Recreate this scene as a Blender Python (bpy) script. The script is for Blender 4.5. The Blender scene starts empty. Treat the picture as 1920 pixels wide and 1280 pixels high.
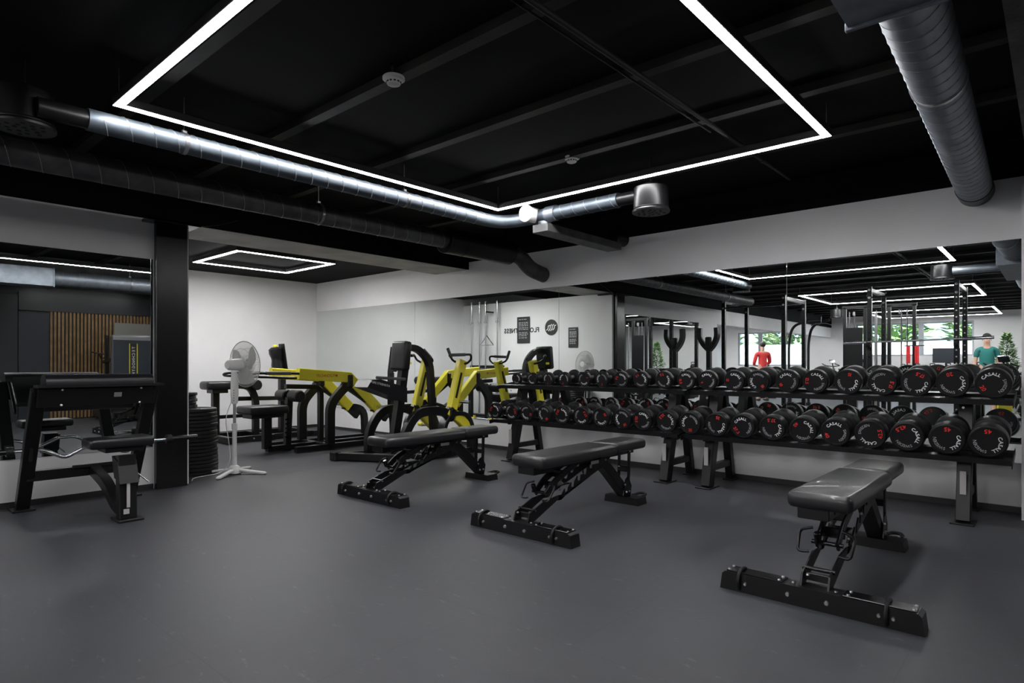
import bpy, bmesh, math, random
from mathutils import Vector, Matrix
PI = math.pi
random.seed(7)
sc = bpy.context.scene
COL = sc.collection
# ------------------------------------------------------------------ camera (level, shifted)
H = 1.1; F = 1160.0; CX = 960.0; HZ = 683.0
FWD = (-0.6626, 0.749); RGT = (0.749, 0.6626)
cam_d = bpy.data.cameras.new('camera'); cam = bpy.data.objects.new('camera', cam_d); COL.objects.link(cam)
cam.location = (0, 0, H); cam.rotation_euler = (PI/2, 0, math.atan2(-FWD[0], FWD[1]))
cam_d.sensor_width = 36; cam_d.lens = 36*F/1920; cam_d.shift_y = (HZ-640)/1920; cam_d.clip_start = .05
sc.camera = cam
def at(px, py, X=None, Y=None, Z=None):
    """a place in the room, from a sight line and one known coordinate"""
    a = (px-CX)/F; b = (HZ-py)/F
    dx = FWD[0]+a*RGT[0]; dy = FWD[1]+a*RGT[1]
    if X is not None: s = X/dx
    elif Y is not None: s = Y/dy
    else: s = (Z-H)/b
    return Vector((dx*s, dy*s, H+b*s))
# ------------------------------------------------------------------ materials
def mat(name, col, rough=.5, metal=0, spec=.5, noise=None, bump=None, emit=None, coat=0, alpha=1):
    m = bpy.data.materials.new(name); m.use_nodes = True
    nt = m.node_tree; b = nt.nodes['Principled BSDF']
    b.inputs['Base Color'].default_value = (*col, 1); b.inputs['Roughness'].default_value = rough
    b.inputs['Metallic'].default_value = metal; b.inputs['Specular IOR Level'].default_value = spec
    b.inputs['Coat Weight'].default_value = coat; b.inputs['Alpha'].default_value = alpha
    if emit:
        b.inputs['Emission Color'].default_value = (*emit[0], 1); b.inputs['Emission Strength'].default_value = emit[1]
    tc = None
    if noise or bump: tc = nt.nodes.new('ShaderNodeTexCoord')
    if noise:   # (scale, dark colour, bright colour, detail)
        n = nt.nodes.new('ShaderNodeTexNoise'); n.inputs['Scale'].default_value = noise[0]; n.inputs['Detail'].default_value = noise[3] if len(noise) > 3 else 6
        r = nt.nodes.new('ShaderNodeValToRGB'); r.color_ramp.elements[0].position = .35; r.color_ramp.elements[1].position = .68
        r.color_ramp.elements[0].color = (*noise[1], 1); r.color_ramp.elements[1].color = (*noise[2], 1)
        nt.links.new(tc.outputs['Object'], n.inputs['Vector']); nt.links.new(n.outputs['Fac'], r.inputs['Fac']); nt.links.new(r.outputs['Color'], b.inputs['Base Color'])
    if bump:    # (scale, strength, distance)
        n2 = nt.nodes.new('ShaderNodeTexNoise'); n2.inputs['Scale'].default_value = bump[0]; n2.inputs['Detail'].default_value = 4
        bp = nt.nodes.new('ShaderNodeBump'); bp.inputs['Strength'].default_value = bump[1]; bp.inputs['Distance'].default_value = bump[2]
        nt.links.new(tc.outputs['Object'], n2.inputs['Vector']); nt.links.new(n2.outputs['Fac'], bp.inputs['Height']); nt.links.new(bp.outputs['Normal'], b.inputs['Normal'])
    return m
M = {}
M['white_wall'] = mat('white_wall_paint', (.74,.74,.75), .6, noise=(1.4,(.70,.70,.71),(.76,.76,.77)), bump=(60,.12,.002))
M['black_paint'] = mat('black_ceiling_paint', (.0032,.0032,.0038), .8, spec=.12, bump=(30,.25,.004))
M['rib'] = mat('black_painted_steel_rib', (.01,.01,.0095), .6, spec=.25, bump=(25,.3,.004), noise=(2.2,(.0045,.0045,.0045),(.016,.016,.0135)))
M['plaster'] = mat('bare_plaster', (.42,.41,.39), .8, noise=(3,(.33,.325,.31),(.47,.46,.43)), bump=(40,.3,.003))
M['concrete'] = mat('dark_concrete', (.08,.08,.082), .85, noise=(5,(.05,.05,.052),(.11,.11,.112)), bump=(35,.6,.006))
M['baseboard'] = mat('black_baseboard', (.02,.02,.022), .5)
M['black_metal'] = mat('black_powder_coated_steel', (.0055,.0055,.0065), .36, spec=.4, bump=(300,.06,.0006))
M['gloss_black'] = mat('gloss_black_steel', (.004,.004,.005), .22, spec=.5)
M['leather'] = mat('black_vinyl_upholstery', (.008,.008,.0105), .36, spec=.45, bump=(90,.22,.002), coat=.08)
M['bench_vinyl'] = mat('worn_black_vinyl', (.014,.014,.016), .38, spec=.55, bump=(7,.25,.008), noise=(4,(.010,.010,.012),(.020,.020,.022)), coat=.12)
M['rubber'] = mat('black_rubber', (.008,.008,.009), .5, spec=.35, bump=(200,.08,.0006))
M['dumbbell'] = mat('black_urethane', (.0055,.0055,.0065), .42, spec=.32)
M['dumbbell_face'] = mat('black_urethane_face', (.004,.004,.005), .6, spec=.15)
M['chrome'] = mat('chrome', (.75,.75,.77), .14, metal=1)
M['steel'] = mat('brushed_steel', (.5,.5,.51), .32, metal=1)
M['bolt'] = mat('zinc_bolt', (.6,.6,.62), .3, metal=1)
M['galv'] = mat('galvanised_duct', (.24,.27,.31), .5, metal=.7, noise=(9,(.19,.215,.25),(.27,.30,.34)), bump=(14,.05,.004))
M['galv_old'] = mat('dusty_galvanised_duct', (.11,.11,.115), .5, metal=.6, noise=(7,(.075,.075,.08),(.14,.14,.14)))
M['seam'] = mat('duct_seam', (.30,.32,.34), .4, metal=.8)
M['mirror'] = mat('mirror_silver', (.86,.89,.875), 0.0, metal=1)
M['yellow'] = mat('yellow_lacquer', (.78,.70,.035), .35, spec=.5, noise=(3,(.74,.66,.03),(.82,.74,.05)))
M['white_plastic'] = mat('white_plastic', (.78,.78,.77), .35)
M['offwhite'] = mat('offwhite_plastic', (.55,.55,.53), .45)
M['grey_plastic'] = mat('grey_plastic', (.28,.28,.29), .4)
M['grip'] = mat('grey_grip_foam', (.10,.10,.105), .75, bump=(150,.3,.001))
M['white_ink'] = mat('white_print', (.78,.78,.78), .5)
M['grey_ink'] = mat('pale_grey_print', (.42,.42,.43), .5)
M['red_ink'] = mat('red_print', (.62,.025,.018), .5)
M['black_ink'] = mat('black_print', (.012,.012,.012), .5)
M['poster'] = mat('black_poster', (.025,.025,.027), .4)
M['sticker'] = mat('silver_sticker', (.45,.44,.43), .4)
M['strip'] = mat('led_diffuser', (.9,.9,.9), .5, emit=((1.0,.985,.99), 30))
M['strip_rear'] = mat('led_diffuser_rear', (.9,.9,.9), .5, emit=((1.0,.985,.99), 62))
M['strip_dim'] = mat('led_diffuser_added_bay', (.9,.9,.9), .5, emit=((1.0,.985,.99), 12))
M['galv_dull'] = mat('dull_galvanised_duct', (.10,.12,.145), .5, metal=.6, noise=(9,(.08,.10,.12),(.12,.14,.165)))
M['strip_alcove'] = mat('led_diffuser_alcove', (.9,.9,.9), .5, emit=((1.0,.985,.98), 44))
M['red_cloth'] = mat('red_towel', (.62,.035,.04), .85)
M['skin'] = mat('skin', (.50,.30,.22), .5)
M['hair'] = mat('dark_hair', (.02,.014,.01), .6)
M['teal'] = mat('teal_shirt', (.012,.14,.13), .8)
M['shorts'] = mat('dark_patterned_shorts', (.03,.04,.045), .8, noise=(22,(.012,.018,.02),(.12,.15,.15)))
M['red_top'] = mat('red_hoodie', (.70,.05,.05), .8)
M['leaf'] = mat('green_leaf', (.06,.17,.04), .5, noise=(3,(.035,.11,.02),(.12,.26,.06)))
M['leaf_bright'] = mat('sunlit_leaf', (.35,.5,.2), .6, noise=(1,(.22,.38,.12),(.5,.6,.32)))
M['bark'] = mat('bark', (.09,.06,.04), .8)
M['pot'] = mat('grey_pot', (.2,.2,.2), .6)
M['bluegrey'] = mat('blue_grey_shroud', (.022,.03,.042), .35, spec=.5)
M['panel_dark'] = mat('dark_laminate', (.012,.013,.016), .4)
M['panel_blue'] = mat('dark_blue_panel', (.011,.016,.024), .35)
M['grey_board'] = mat('warm_grey_board', (.17,.165,.15), .6)
M['window_frame'] = mat('grey_window_frame', (.3,.32,.35), .4)
M['render_white'] = mat('white_render', (.8,.8,.8), .8)
M['asphalt'] = mat('asphalt', (.2,.2,.2), .9)
M['housing'] = mat('black_lamp_housing', (.02,.02,.02), .5)
M['plate'] = mat('black_plate_rubber', (.006,.006,.0065), .42, spec=.45)
M['screen'] = mat('dark_screen', (.01,.012,.016), .15)
def blade_mat():
    m = mat('translucent_white_blade', (.72,.72,.72), .4)
    b = m.node_tree.nodes['Principled BSDF']; b.inputs['Transmission Weight'].default_value = .35; return m
M['blade'] = blade_mat()
def glass_mat():
    m = bpy.data.materials.new('window_glass'); m.use_nodes = True; nt = m.node_tree; nt.nodes.clear()
    o = nt.nodes.new('ShaderNodeOutputMaterial'); t = nt.nodes.new('ShaderNodeBsdfTransparent'); g = nt.nodes.new('ShaderNodeBsdfGlossy'); x = nt.nodes.new('ShaderNodeMixShader')
    t.inputs['Color'].default_value = (.9,.95,.96,1); g.inputs['Roughness'].default_value = .02; x.inputs['Fac'].default_value = .06
    nt.links.new(t.outputs[0], x.inputs[1]); nt.links.new(g.outputs[0], x.inputs[2]); nt.links.new(x.outputs[0], o.inputs[0]); return m
M['glass'] = glass_mat()
def floor_mat():
    m = mat('rubber_floor', (.06,.06,.065), .5, spec=.35); nt = m.node_tree; b = nt.nodes['Principled BSDF']
    tc = nt.nodes.new('ShaderNodeTexCoord'); L = nt.links.new
    n = nt.nodes.new('ShaderNodeTexNoise'); n.inputs['Scale'].default_value = .9; n.inputs['Detail'].default_value = 8; n.inputs['Roughness'].default_value = .62
    r = nt.nodes.new('ShaderNodeValToRGB'); r.color_ramp.elements[0].position = .3; r.color_ramp.elements[1].position = .72
    r.color_ramp.elements[0].color = (.030,.031,.036,1); r.color_ramp.elements[1].color = (.056,.0585,.067,1)
    L(tc.outputs['Object'], n.inputs['Vector']); L(n.outputs['Fac'], r.inputs['Fac'])
    # pale scuffs: stretched, thresholded noise
    mp = nt.nodes.new('ShaderNodeMapping'); mp.inputs['Scale'].default_value = (5, 12, 1); mp.inputs['Rotation'].default_value = (0,0,.6)
    n2 = nt.nodes.new('ShaderNodeTexNoise'); n2.inputs['Scale'].default_value = 2.2; n2.inputs['Detail'].default_value = 9; n2.inputs['Roughness'].default_value = .7
    r2 = nt.nodes.new('ShaderNodeValToRGB'); r2.color_ramp.elements[0].position = .61; r2.color_ramp.elements[1].position = .74
    r2.color_ramp.elements[0].color = (0,0,0,1); r2.color_ramp.elements[1].color = (.5,.5,.5,1)
    mx = nt.nodes.new('ShaderNodeMixRGB'); mx.inputs['Color2'].default_value = (.16,.16,.165,1)
    L(tc.outputs['Object'], mp.inputs['Vector']); L(mp.outputs[0], n2.inputs['Vector']); L(n2.outputs['Fac'], r2.inputs['Fac'])
    L(r2.outputs['Color'], mx.inputs['Fac']); L(r.outputs['Color'], mx.inputs['Color1'])
    # tile joints
    br = nt.nodes.new('ShaderNodeTexBrick'); br.offset = 0.5; br.inputs['Scale'].default_value = 1; br.inputs['Brick Width'].default_value = 1.0; br.inputs['Row Height'].default_value = 1.0
    br.inputs['Mortar Size'].default_value = .0016; br.inputs['Color1'].default_value = (1,1,1,1); br.inputs['Color2'].default_value = (1,1,1,1); br.inputs['Mortar'].default_value = (.72,.72,.72,1)
    L(tc.outputs['Object'], br.inputs['Vector'])
    mm = nt.nodes.new('ShaderNodeMixRGB'); mm.blend_type = 'MULTIPLY'; mm.inputs['Fac'].default_value = 1
    L(mx.outputs[0], mm.inputs['Color1']); L(br.outputs['Color'], mm.inputs['Color2']); L(mm.outputs[0], b.inputs['Base Color'])
    n3 = nt.nodes.new('ShaderNodeTexNoise'); n3.inputs['Scale'].default_value = 160
    bp = nt.nodes.new('ShaderNodeBump'); bp.inputs['Strength'].default_value = .18; bp.inputs['Distance'].default_value = .001
    L(tc.outputs['Object'], n3.inputs['Vector']); L(n3.outputs['Fac'], bp.inputs['Height']); L(bp.outputs[0], b.inputs['Normal'])
    rr = nt.nodes.new('ShaderNodeMapRange'); rr.inputs['To Min'].default_value = .42; rr.inputs['To Max'].default_value = .6
    L(n.outputs['Fac'], rr.inputs['Value']); L(rr.outputs[0], b.inputs['Roughness'])
    return m
M['floor'] = floor_mat()
def slat_mat():
    m = mat('oak_slat', (.2,.11,.038), .5, noise=(8,(.155,.085,.028),(.24,.14,.055))); return m
M['slat'] = slat_mat()
# ------------------------------------------------------------------ mesh builder
def rotm(v):    # euler degrees -> matrix
    return (Matrix.Rotation(math.radians(v[2]),3,'Z') @ Matrix.Rotation(math.radians(v[1]),3,'Y') @ Matrix.Rotation(math.radians(v[0]),3,'X'))
def fillet(pts, r=.05, n=5):
    pts = [Vector(p) for p in pts]; out = [pts[0]]
    for i in range(1, len(pts)-1):
        p0, p, p1 = pts[i-1], pts[i], pts[i+1]
        d0 = (p0-p); d1 = (p1-p); rr = min(r, d0.length*.48, d1.length*.48)
        a = p+d0.normalized()*rr; c = p+d1.normalized()*rr
        for k in range(n+1):
            t = k/n; out.append(a*(1-t)**2 + p*2*t*(1-t) + c*t*t)
    out.append(pts[-1]); return out
class MB:
    def __init__(s): s.bm = bmesh.new()
    def _add(s, vs, fs):
        V = [s.bm.verts.new(v) for v in vs]
        for f in fs:
            try: s.bm.faces.new([V[i] for i in f])
            except ValueError: pass
        return s
    def box(s, c, size, rot=(0,0,0), bev=.003, seg=1):
        b = bmesh.new(); bmesh.ops.create_cube(b, size=1)
        for v in b.verts: v.co = Vector((v.co.x*size[0], v.co.y*size[1], v.co.z*size[2]))
        if bev > 0:
            bmesh.ops.bevel(b, geom=list(b.edges), offset=min(bev, .45*min(size)), segments=seg, profile=.5, affect='EDGES')
        R = rotm(rot); c = Vector(c); b.verts.index_update()
        vs = [R @ v.co + c for v in b.verts]; fs = [[v.index for v in f.verts] for f in b.faces]; b.free()
        return s._add(vs, fs)
    def bb(s, lo, hi, bev=.003):
        return s.box([(a+b)/2 for a, b in zip(lo, hi)], [abs(b-a) for a, b in zip(lo, hi)], bev=bev)
    def sweep(s, pts, prof, up=(0,0,1), closed=False, caps=True):
        pts = [Vector(p) for p in pts]; n = len(pts); m = len(prof); up = Vector(up); rings = []
        ts = [(pts[(i+1) % n]-pts[i]).normalized() for i in range(n if closed else n-1)]
        if n > 2 and any(abs(t.dot(up)) > .97 for t in ts):
            nn = max((ts[i].cross(ts[j]) for i in range(len(ts)) for j in range(i+1, len(ts))), key=lambda v: v.length)
            if nn.length > .05: up = nn.normalized(); prof = [(b_, a_) for a_, b_ in prof]
        for i, p in enumerate(pts):
            if closed: t0 = (p-pts[i-1]).normalized(); t1 = (pts[(i+1) % n]-p).normalized()
            else:
                t0 = (p-pts[i-1]).normalized() if i else (pts[1]-p).normalized()
                t1 = (pts[i+1]-p).normalized() if i < n-1 else t0
            t = (t0+t1).normalized(); k = 1/max(.35, t.dot(t1))
            u = up if abs(up.dot(t)) < .98 else (Vector((1,0,0)) if abs(t.x) < .9 else Vector((0,1,0)))
            sd = t.cross(u).normalized(); w = sd.cross(t).normalized()
            bend = (t1-t0); kd = 1
            if bend.length > 1e-4:
                bd = bend.normalized()
                def off(a, b_):
                    v = sd*a+w*b_; c = v.dot(bd); return v + bd*c*(k-1)
            else:
                def off(a, b_): return sd*a+w*b_
            rings.append([p+off(a, b_) for a, b_ in prof])
        vs = [v for r in rings for v in r]; fs = []
        for i in range(n if closed else n-1):
            j = (i+1) % n
            for q in range(m): fs.append([i*m+q, i*m+(q+1) % m, j*m+(q+1) % m, j*m+q])
        if caps and not closed: fs.append(list(range(m))); fs.append([(n-1)*m+q for q in range(m)][::-1])
        return s._add(vs, fs)
    def bar(s, pts, w, h, r=None, up=(0,0,1), closed=False, ch=.004):
        a, b = w/2, h/2; c = min(ch, a*.5, b*.5)
        prof = [(-a+c,-b),(a-c,-b),(a,-b+c),(a,b-c),(a-c,b),(-a+c,b),(-a,b-c),(-a,-b+c)]
        return s.sweep(fillet(pts, r) if r else pts, prof, up, closed)
    def tube(s, pts, rad, n=12, r=None, closed=False, up=(0,0,1)):
        prof = [(rad*math.cos(2*PI*i/n), rad*math.sin(2*PI*i/n)) for i in range(n)]
        return s.sweep(fillet(pts, r) if r else pts, prof, up, closed)
    def lathe(s, prof, o=(0,0,0), ax=(0,0,1), n=32):
        """prof: (radius, distance along axis)"""
        ax = Vector(ax).normalized(); q = Vector((1,0,0)) if abs(ax.x) < .9 else Vector((0,1,0))
        u = ax.cross(q).normalized(); w = ax.cross(u); o = Vector(o); vs = []; fs = []; m = len(prof)
        for i in range(n):
            t = 2*PI*i/n
            for (r, z) in prof: vs.append(o+ax*z+(u*math.cos(t)+w*math.sin(t))*max(r, 1e-5))
        for i in range(n):
            j = (i+1) % n
            for k in range(m-1): fs.append([i*m+k, j*m+k, j*m+k+1, i*m+k+1])
        if prof[0][0] > 1e-4: fs.append([i*m for i in range(n)])
        if prof[-1][0] > 1e-4: fs.append([i*m+m-1 for i in range(n)][::-1])
        return s._add(vs, fs)
    def cyl(s, a, b, r, n=20, bev=0):
        a = Vector(a); b = Vector(b); L = (b-a).length
        pr = [(r, 0), (r, L)] if not bev else [(r-bev, 0), (r, bev), (r, L-bev), (r-bev, L)]
        return s.lathe(pr, a, b-a, n)
    def prism(s, poly, y0, y1, f):
        """poly of (u,v), extruded y0..y1; f(u,d,v)->xyz"""
        n = len(poly); vs = [f(u, y0, v) for u, v in poly]+[f(u, y1, v) for u, v in poly]
        fs = [list(range(n)), list(range(n, 2*n))[::-1]]+[[i, (i+1) % n, n+(i+1) % n, n+i] for i in range(n)]
        return s._add(vs, fs)
    def ball(s, c, r, sc_=(1,1,1), n=16):
        k = 10; vs = []; fs = []
        pr = [(math.sin(PI*i/k), -math.cos(PI*i/k)) for i in range(k+1)]
        for i in range(n):
            t = 2*PI*i/n
            for a, z in pr: vs.append((c[0]+r*sc_[0]*a*math.cos(t), c[1]+r*sc_[1]*a*math.sin(t), c[2]+r*sc_[2]*z))
        for i in range(n):
            j = (i+1) % n
            for q in range(k): fs.append([i*(k+1)+q, j*(k+1)+q, j*(k+1)+q+1, i*(k+1)+q+1])
        return s._add(vs, fs)
    def bolt(s, c, ax, r=.008, h=.006): return s.lathe([(r, -.002), (r, h*.4), (r*.75, h), (.0001, h)], c, ax, 10)
    def build(s, name, m, parent=None, weld=True, ang=35):
        if weld: bmesh.ops.remove_doubles(s.bm, verts=s.bm.verts, dist=1e-5)
        bmesh.ops.recalc_face_normals(s.bm, faces=s.bm.faces)
        th = math.radians(ang)
        for e in s.bm.edges:
            e.smooth = len(e.link_faces) == 2 and e.calc_face_angle(0) < th
        for f in s.bm.faces: f.smooth = True
        off = Vector(parent['_o']) if parent is not None and '_o' in parent else None
        if parent is None:
            xs = [v.co for v in s.bm.verts]
            lo = Vector([min(v[i] for v in xs) for i in range(3)]); hi = Vector([max(v[i] for v in xs) for i in range(3)])
            off = Vector(((lo.x+hi.x)/2, (lo.y+hi.y)/2, lo.z))
        if off is not None: bmesh.ops.translate(s.bm, verts=s.bm.verts, vec=-off)
        me = bpy.data.meshes.new(name); s.bm.to_mesh(me); s.bm.free()
        me.materials.append(M[m]); o = bpy.data.objects.new(name, me); COL.objects.link(o)
        if parent is not None:
            o.parent = parent; o['_o'] = tuple(off) if off is not None else (0,0,0)
        else: o.location = off; o['_o'] = tuple(off)
        return o
def tag(o, label, cat, group=None):
    o['label'] = label; o['category'] = cat
    if group: o['group'] = group
    return o
def thing(name, label, cat, loc=(0,0,0), group=None):
    o = bpy.data.objects.new(name, None); COL.objects.link(o); o.location = loc; o['_o'] = tuple(loc); o.empty_display_size = .1
    return tag(o, label, cat, group)
def kids(o): return [c for c in bpy.data.objects if c.parent is o]
def copy_tree(o, parent=None):
    c = o.copy(); COL.objects.link(c); c.parent = parent
    for ch in kids(o): copy_tree(ch, c)
    return c
def struct(o, kind='structure'): o['kind'] = kind; return o
def sbox(name, lo, hi, m, bev=0): return struct(MB().bb(lo, hi, bev).build(name, m))
# ------------------------------------------------------------------ lettering
_g = {}
def glyph(ch, off=0.0):
    k = (ch, off)
    if k not in _g:
        cu = bpy.data.curves.new('lettering', 'FONT'); cu.body = ch; cu.size = 1; cu.offset = off; cu.resolution_u = 3
        o = bpy.data.objects.new('lettering', cu); COL.objects.link(o)
        dg = bpy.context.evaluated_depsgraph_get(); me = bpy.data.meshes.new_from_object(o.evaluated_get(dg))
        vs = [(v.co.x, v.co.y) for v in me.vertices]; fs = [list(p.vertices) for p in me.polygons]
        w = max([v[0] for v in vs]+[0.0]) if vs else .3
        lo = min([v[0] for v in vs]+[w])
        _g[k] = (vs, fs, lo, w)
        bpy.data.objects.remove(o); bpy.data.curves.remove(cu); bpy.data.meshes.remove(me)
    return _g[k]
def text(mb, s, size, f, off=0.0, center=True, track=.07):
    """flat letters; f(u,v) -> xyz, u along the line"""
    lay = []; x = 0
    for ch in s:
        if ch == ' ': x += .3; continue
        vs, fs, lo, w = glyph(ch, off); lay.append((x-lo, vs, fs)); x += (w-lo)+track
    x -= track; x0 = -x/2 if center else 0
    for dx, vs, fs in lay: mb._add([f((vx+dx+x0)*size, (vy-.35 if center else vy)*size) for vx, vy in vs], fs)
    return x*size
def arc_text(mb, s, size, R, t0, f, off=0.0, track=.1):
    """letters set clockwise on a circle from angle t0 (degrees); f(u,v)->xyz; returns the end angle"""
    t = t0
    for ch in s:
        if ch == ' ': t -= math.degrees(.25*size/R); continue
        vs, fs, lo, w = glyph(ch, off); wd = (w-lo)*size; half = math.degrees(wd/2/R); t -= half
        c, si = math.cos(math.radians(t-90)), math.sin(math.radians(t-90)); cx, cy = R*math.cos(math.radians(t)), R*math.sin(math.radians(t))
        pts = []
        for vx, vy in vs:
            u = (vx-(lo+w)/2)*size; v = (vy-.35)*size; pts.append(f(cx+u*c-v*si, cy+u*si+v*c))
        mb._add(pts, fs); t -= half+math.degrees(track*size/R)
    return t
EXPO = 1.28
# ================================================================== ROOM
YM = 5.92; XL = -6.02; XW = -9.86; XE = 3.0; YS = -12.0; HC = 2.78
sbox('floor', (XW-.2, YS-.2, -.12), (XE+.2, YM+.2, 0), 'floor')
sbox('ceiling', (XW-.2, YS-.2, HC), (XE+.2, YM+.2, HC+.1), 'black_paint')
MBN = MB().bb((XW-.15, YM, 0), (XE+.15, YM+.15, 2.49), 0).bb((XW-.15, YM, 2.49), (XL-.7, YM+.15, HC), 0); struct(MBN.build('wall_north', 'white_wall'))
w = sbox('wall_north_upper', (XL-.7, YM, 2.49), (XE+.15, YM+.15, HC), 'black_paint')
sbox('wall_west', (XW-.15, YS, 0), (XW, YM, HC), 'white_wall')
sbox('wall_left', (XW, -2.25, 0), (XL-.001, 2.30, 2.385), 'white_wall')
sbox('wall_east', (XE, YS, 0), (XE+.15, YM, HC), 'panel_dark')
def south():
    mb = MB()   # wall with two window openings
    W = [(-9.35, -6.85, 1.05, 2.32), (-5.25, -1.98, 1.38, 2.47)]
    x = XW
    for (a, b, z0, z1) in W:
        mb.bb((x, YS-.15, 0), (a, YS, HC), 0); mb.bb((a, YS-.15, 0), (b, YS, z0), 0); mb.bb((a, YS-.15, z1), (b, YS, HC), 0); x = b
    mb.bb((x, YS-.15, 0), (XE, YS, HC), 0)
    struct(mb.build('wall_south', 'white_wall'))
    for k, (a, b, z0, z1) in enumerate(W):
        fr = MB(); t = .05; y0, y1 = YS-.1, YS-.03
        fr.bb((a, y0, z0), (b, y1, z0+t)).bb((a, y0, z1-t), (b, y1, z1)).bb((a, y0, z0+t), (a+t, y1, z1-t)).bb((b-t, y0, z0+t), (b, y1, z1-t))
        n = 2 if k else 3
        for q in range(1, n): xx = a+(b-a)*q/n+(.25 if k else 0); fr.bb((xx-.07, y0, z0+t), (xx+.07, y1, z1-t))
        o = struct(fr.build('window_%d' % (k+1), 'window_frame'))
        MB().bb((a+t, YS-.07, z0+t), (b-t, YS-.062, z1-t), 0).build('window_pane', 'glass', o)
south()
sbox('ceiling_alcove', (XW, 2.302, 2.53), (XL-.66, YM, 2.62), 'black_paint')   # alcove ceiling
sbox('ceiling_beam', (XL-.68, YS, 2.39), (XL-.02, YM, HC), 'plaster')
sbox('beam_fascia', (XL-.02, YS, 2.39), (XL, YM, HC), 'black_paint')
sbox('wall_header', (XL-.25, YS, 2.05), (XL-.03, -2.25, 2.39), 'white_wall')
sbox('baseboard_north', (XW, YM-.014, 0), (-.2, YM, .045), 'baseboard')
sbox('baseboard_left', (XL-.001, -2.25, 0), (XL+.012, 2.0, .045), 'baseboard')
sbox('baseboard_west', (XW, 2.3, 0), (XW+.014, YM-.014, .045), 'baseboard')
sbox('pillar_right', (-.2, 5.66, 0), (.5, YM, 2.37), 'white_wall')
sbox('concrete_beam', (-.15, -3.0, 2.37), (.4, YM, HC), 'concrete')
for i in range(20):
    y = 2.23+.875*(i-16)
    if YS < y < YM-.1: sbox('ceiling_rib', (XL+.0, y-.038, 2.73), (XE, y+.038, HC), 'rib')
# steel column
mb = MB(); x0, x1, y0, y1 = -6.24, -5.94, 2.0, 2.26
mb.bb((x1-.018, y0, 0), (x1, y1, 2.35)).bb((x0, y0, 0), (x0+.018, y1, 2.35)).bb((x0+.018, (y0+y1)/2-.006, 0), (x1-.018, (y0+y1)/2+.006, 2.35), 0)
mb.bb((x1-.1, y0+.01, 0), (x1-.018, y1-.01, 2.35), 0)
mb.bb((x0-.06, y0-.09, 2.35), (x1+.07, y1+.09, 2.375))
struct(mb.build('column_steel', 'gloss_black'))
# cable running from the column top along the beam
tag(MB().tube([(-5.93, 2.2, 2.36), (-5.96, 2.36, 2.37), (-5.95, 2.55, 2.42), (-5.99, 2.75, 2.5)], .006, 6, .05).build('power_cable', 'black_metal'), 'thin black cable leading from the steel column top onto the beam', 'cable')
# ------------------------------------------------------------------ mirrors
seams = [XW+.004, -7.15, -4.48, -1.87, -.2]
wh = ['between the far corner and the first seam', 'behind the yellow seated machine, second panel from the corner', 'with the reflected fan and steel column in it', 'behind the biggest dumbbells, nearest panel of the wall']
for i in range(4):
    a, b = seams[i]+.0015, seams[i+1]-.0015
    tag(MB().bb((a, YM-.0085, .37), (b, YM-.0015, 2.03), .0008).build('mirror', 'mirror'), 'tall wall mirror panel '+wh[i], 'mirror', 'mirror panels on the dumbbell wall')
tag(MB().bb((XL+.001, -1.25, .37), (XL+.008, 1.995, 2.03), .0008).build('mirror', 'mirror'), 'wall mirror left of the steel column behind the preacher curl bench', 'mirror')
# ------------------------------------------------------------------ lights
def rect_light(x0, x1, y0, y1, z, label, ceil, grp='rectangular light outlines', sm='strip'):
    t = thing('pendant_light', label, 'ceiling light', ((x0+x1)/2, (y0+y1)/2, z), grp)
    P = [(x0,y0,z+.032),(x1,y0,z+.032),(x1,y1,z+.032),(x0,y1,z+.032)]
    MB().bar(P, .054, .05, closed=True).build('housing', 'housing', t)
    D = [(a, b, z+.0065) for a, b, _ in P]
    MB().bar(D, .047, .003, closed=True, ch=.001).build('diffuser', sm, t)
    for (a, b, _) in P:
        MB().tube([(a, b, z+.05), (a, b, ceil)], .0015, 5).build('suspension_wire', 'steel', t)
rect_light(-3.99, -1.12, 1.15, 4.31, 2.56, 'large bright rectangular LED outline hanging over the benches', HC)
rect_light(-4.15, -1.18, -4.6, -2.15, 2.56, 'bright rectangular LED outline over the power racks, seen in the mirror', HC, sm='strip_rear')
rect_light(-4.15, -1.26, -10.9, -8.0, 2.56, 'farthest rectangular LED outline near the reflected window', HC, sm='strip_rear')
rect_light(1.2, 2.3, 3.0, 4.6, 2.62, 'added, unseen rectangular LED outline of the bay beyond the concrete beam', HC, sm='strip_dim')  # assumed lamp out of direct view, added to brighten the lower walls
rect_light(.72, 2.3, -9.5, -3.5, 2.62, 'added, unseen rectangular LED outline at the far end of the bay beyond the concrete beam', HC)  # second assumed lamp in this bay, put in to lift wall brightness
rect_light(-9.3, -7.2, -9.5, -4.0, 2.55, 'added, unseen rectangular LED outline of the side room by the far left window', HC, sm='strip_rear')  # assumed lamp behind the header, added to brighten side room and walls
rect_light(-8.62, -7.38, 3.38, 4.67, 2.455, 'small bright LED rectangle on the alcove ceiling', 2.53, sm='strip_alcove')
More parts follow.
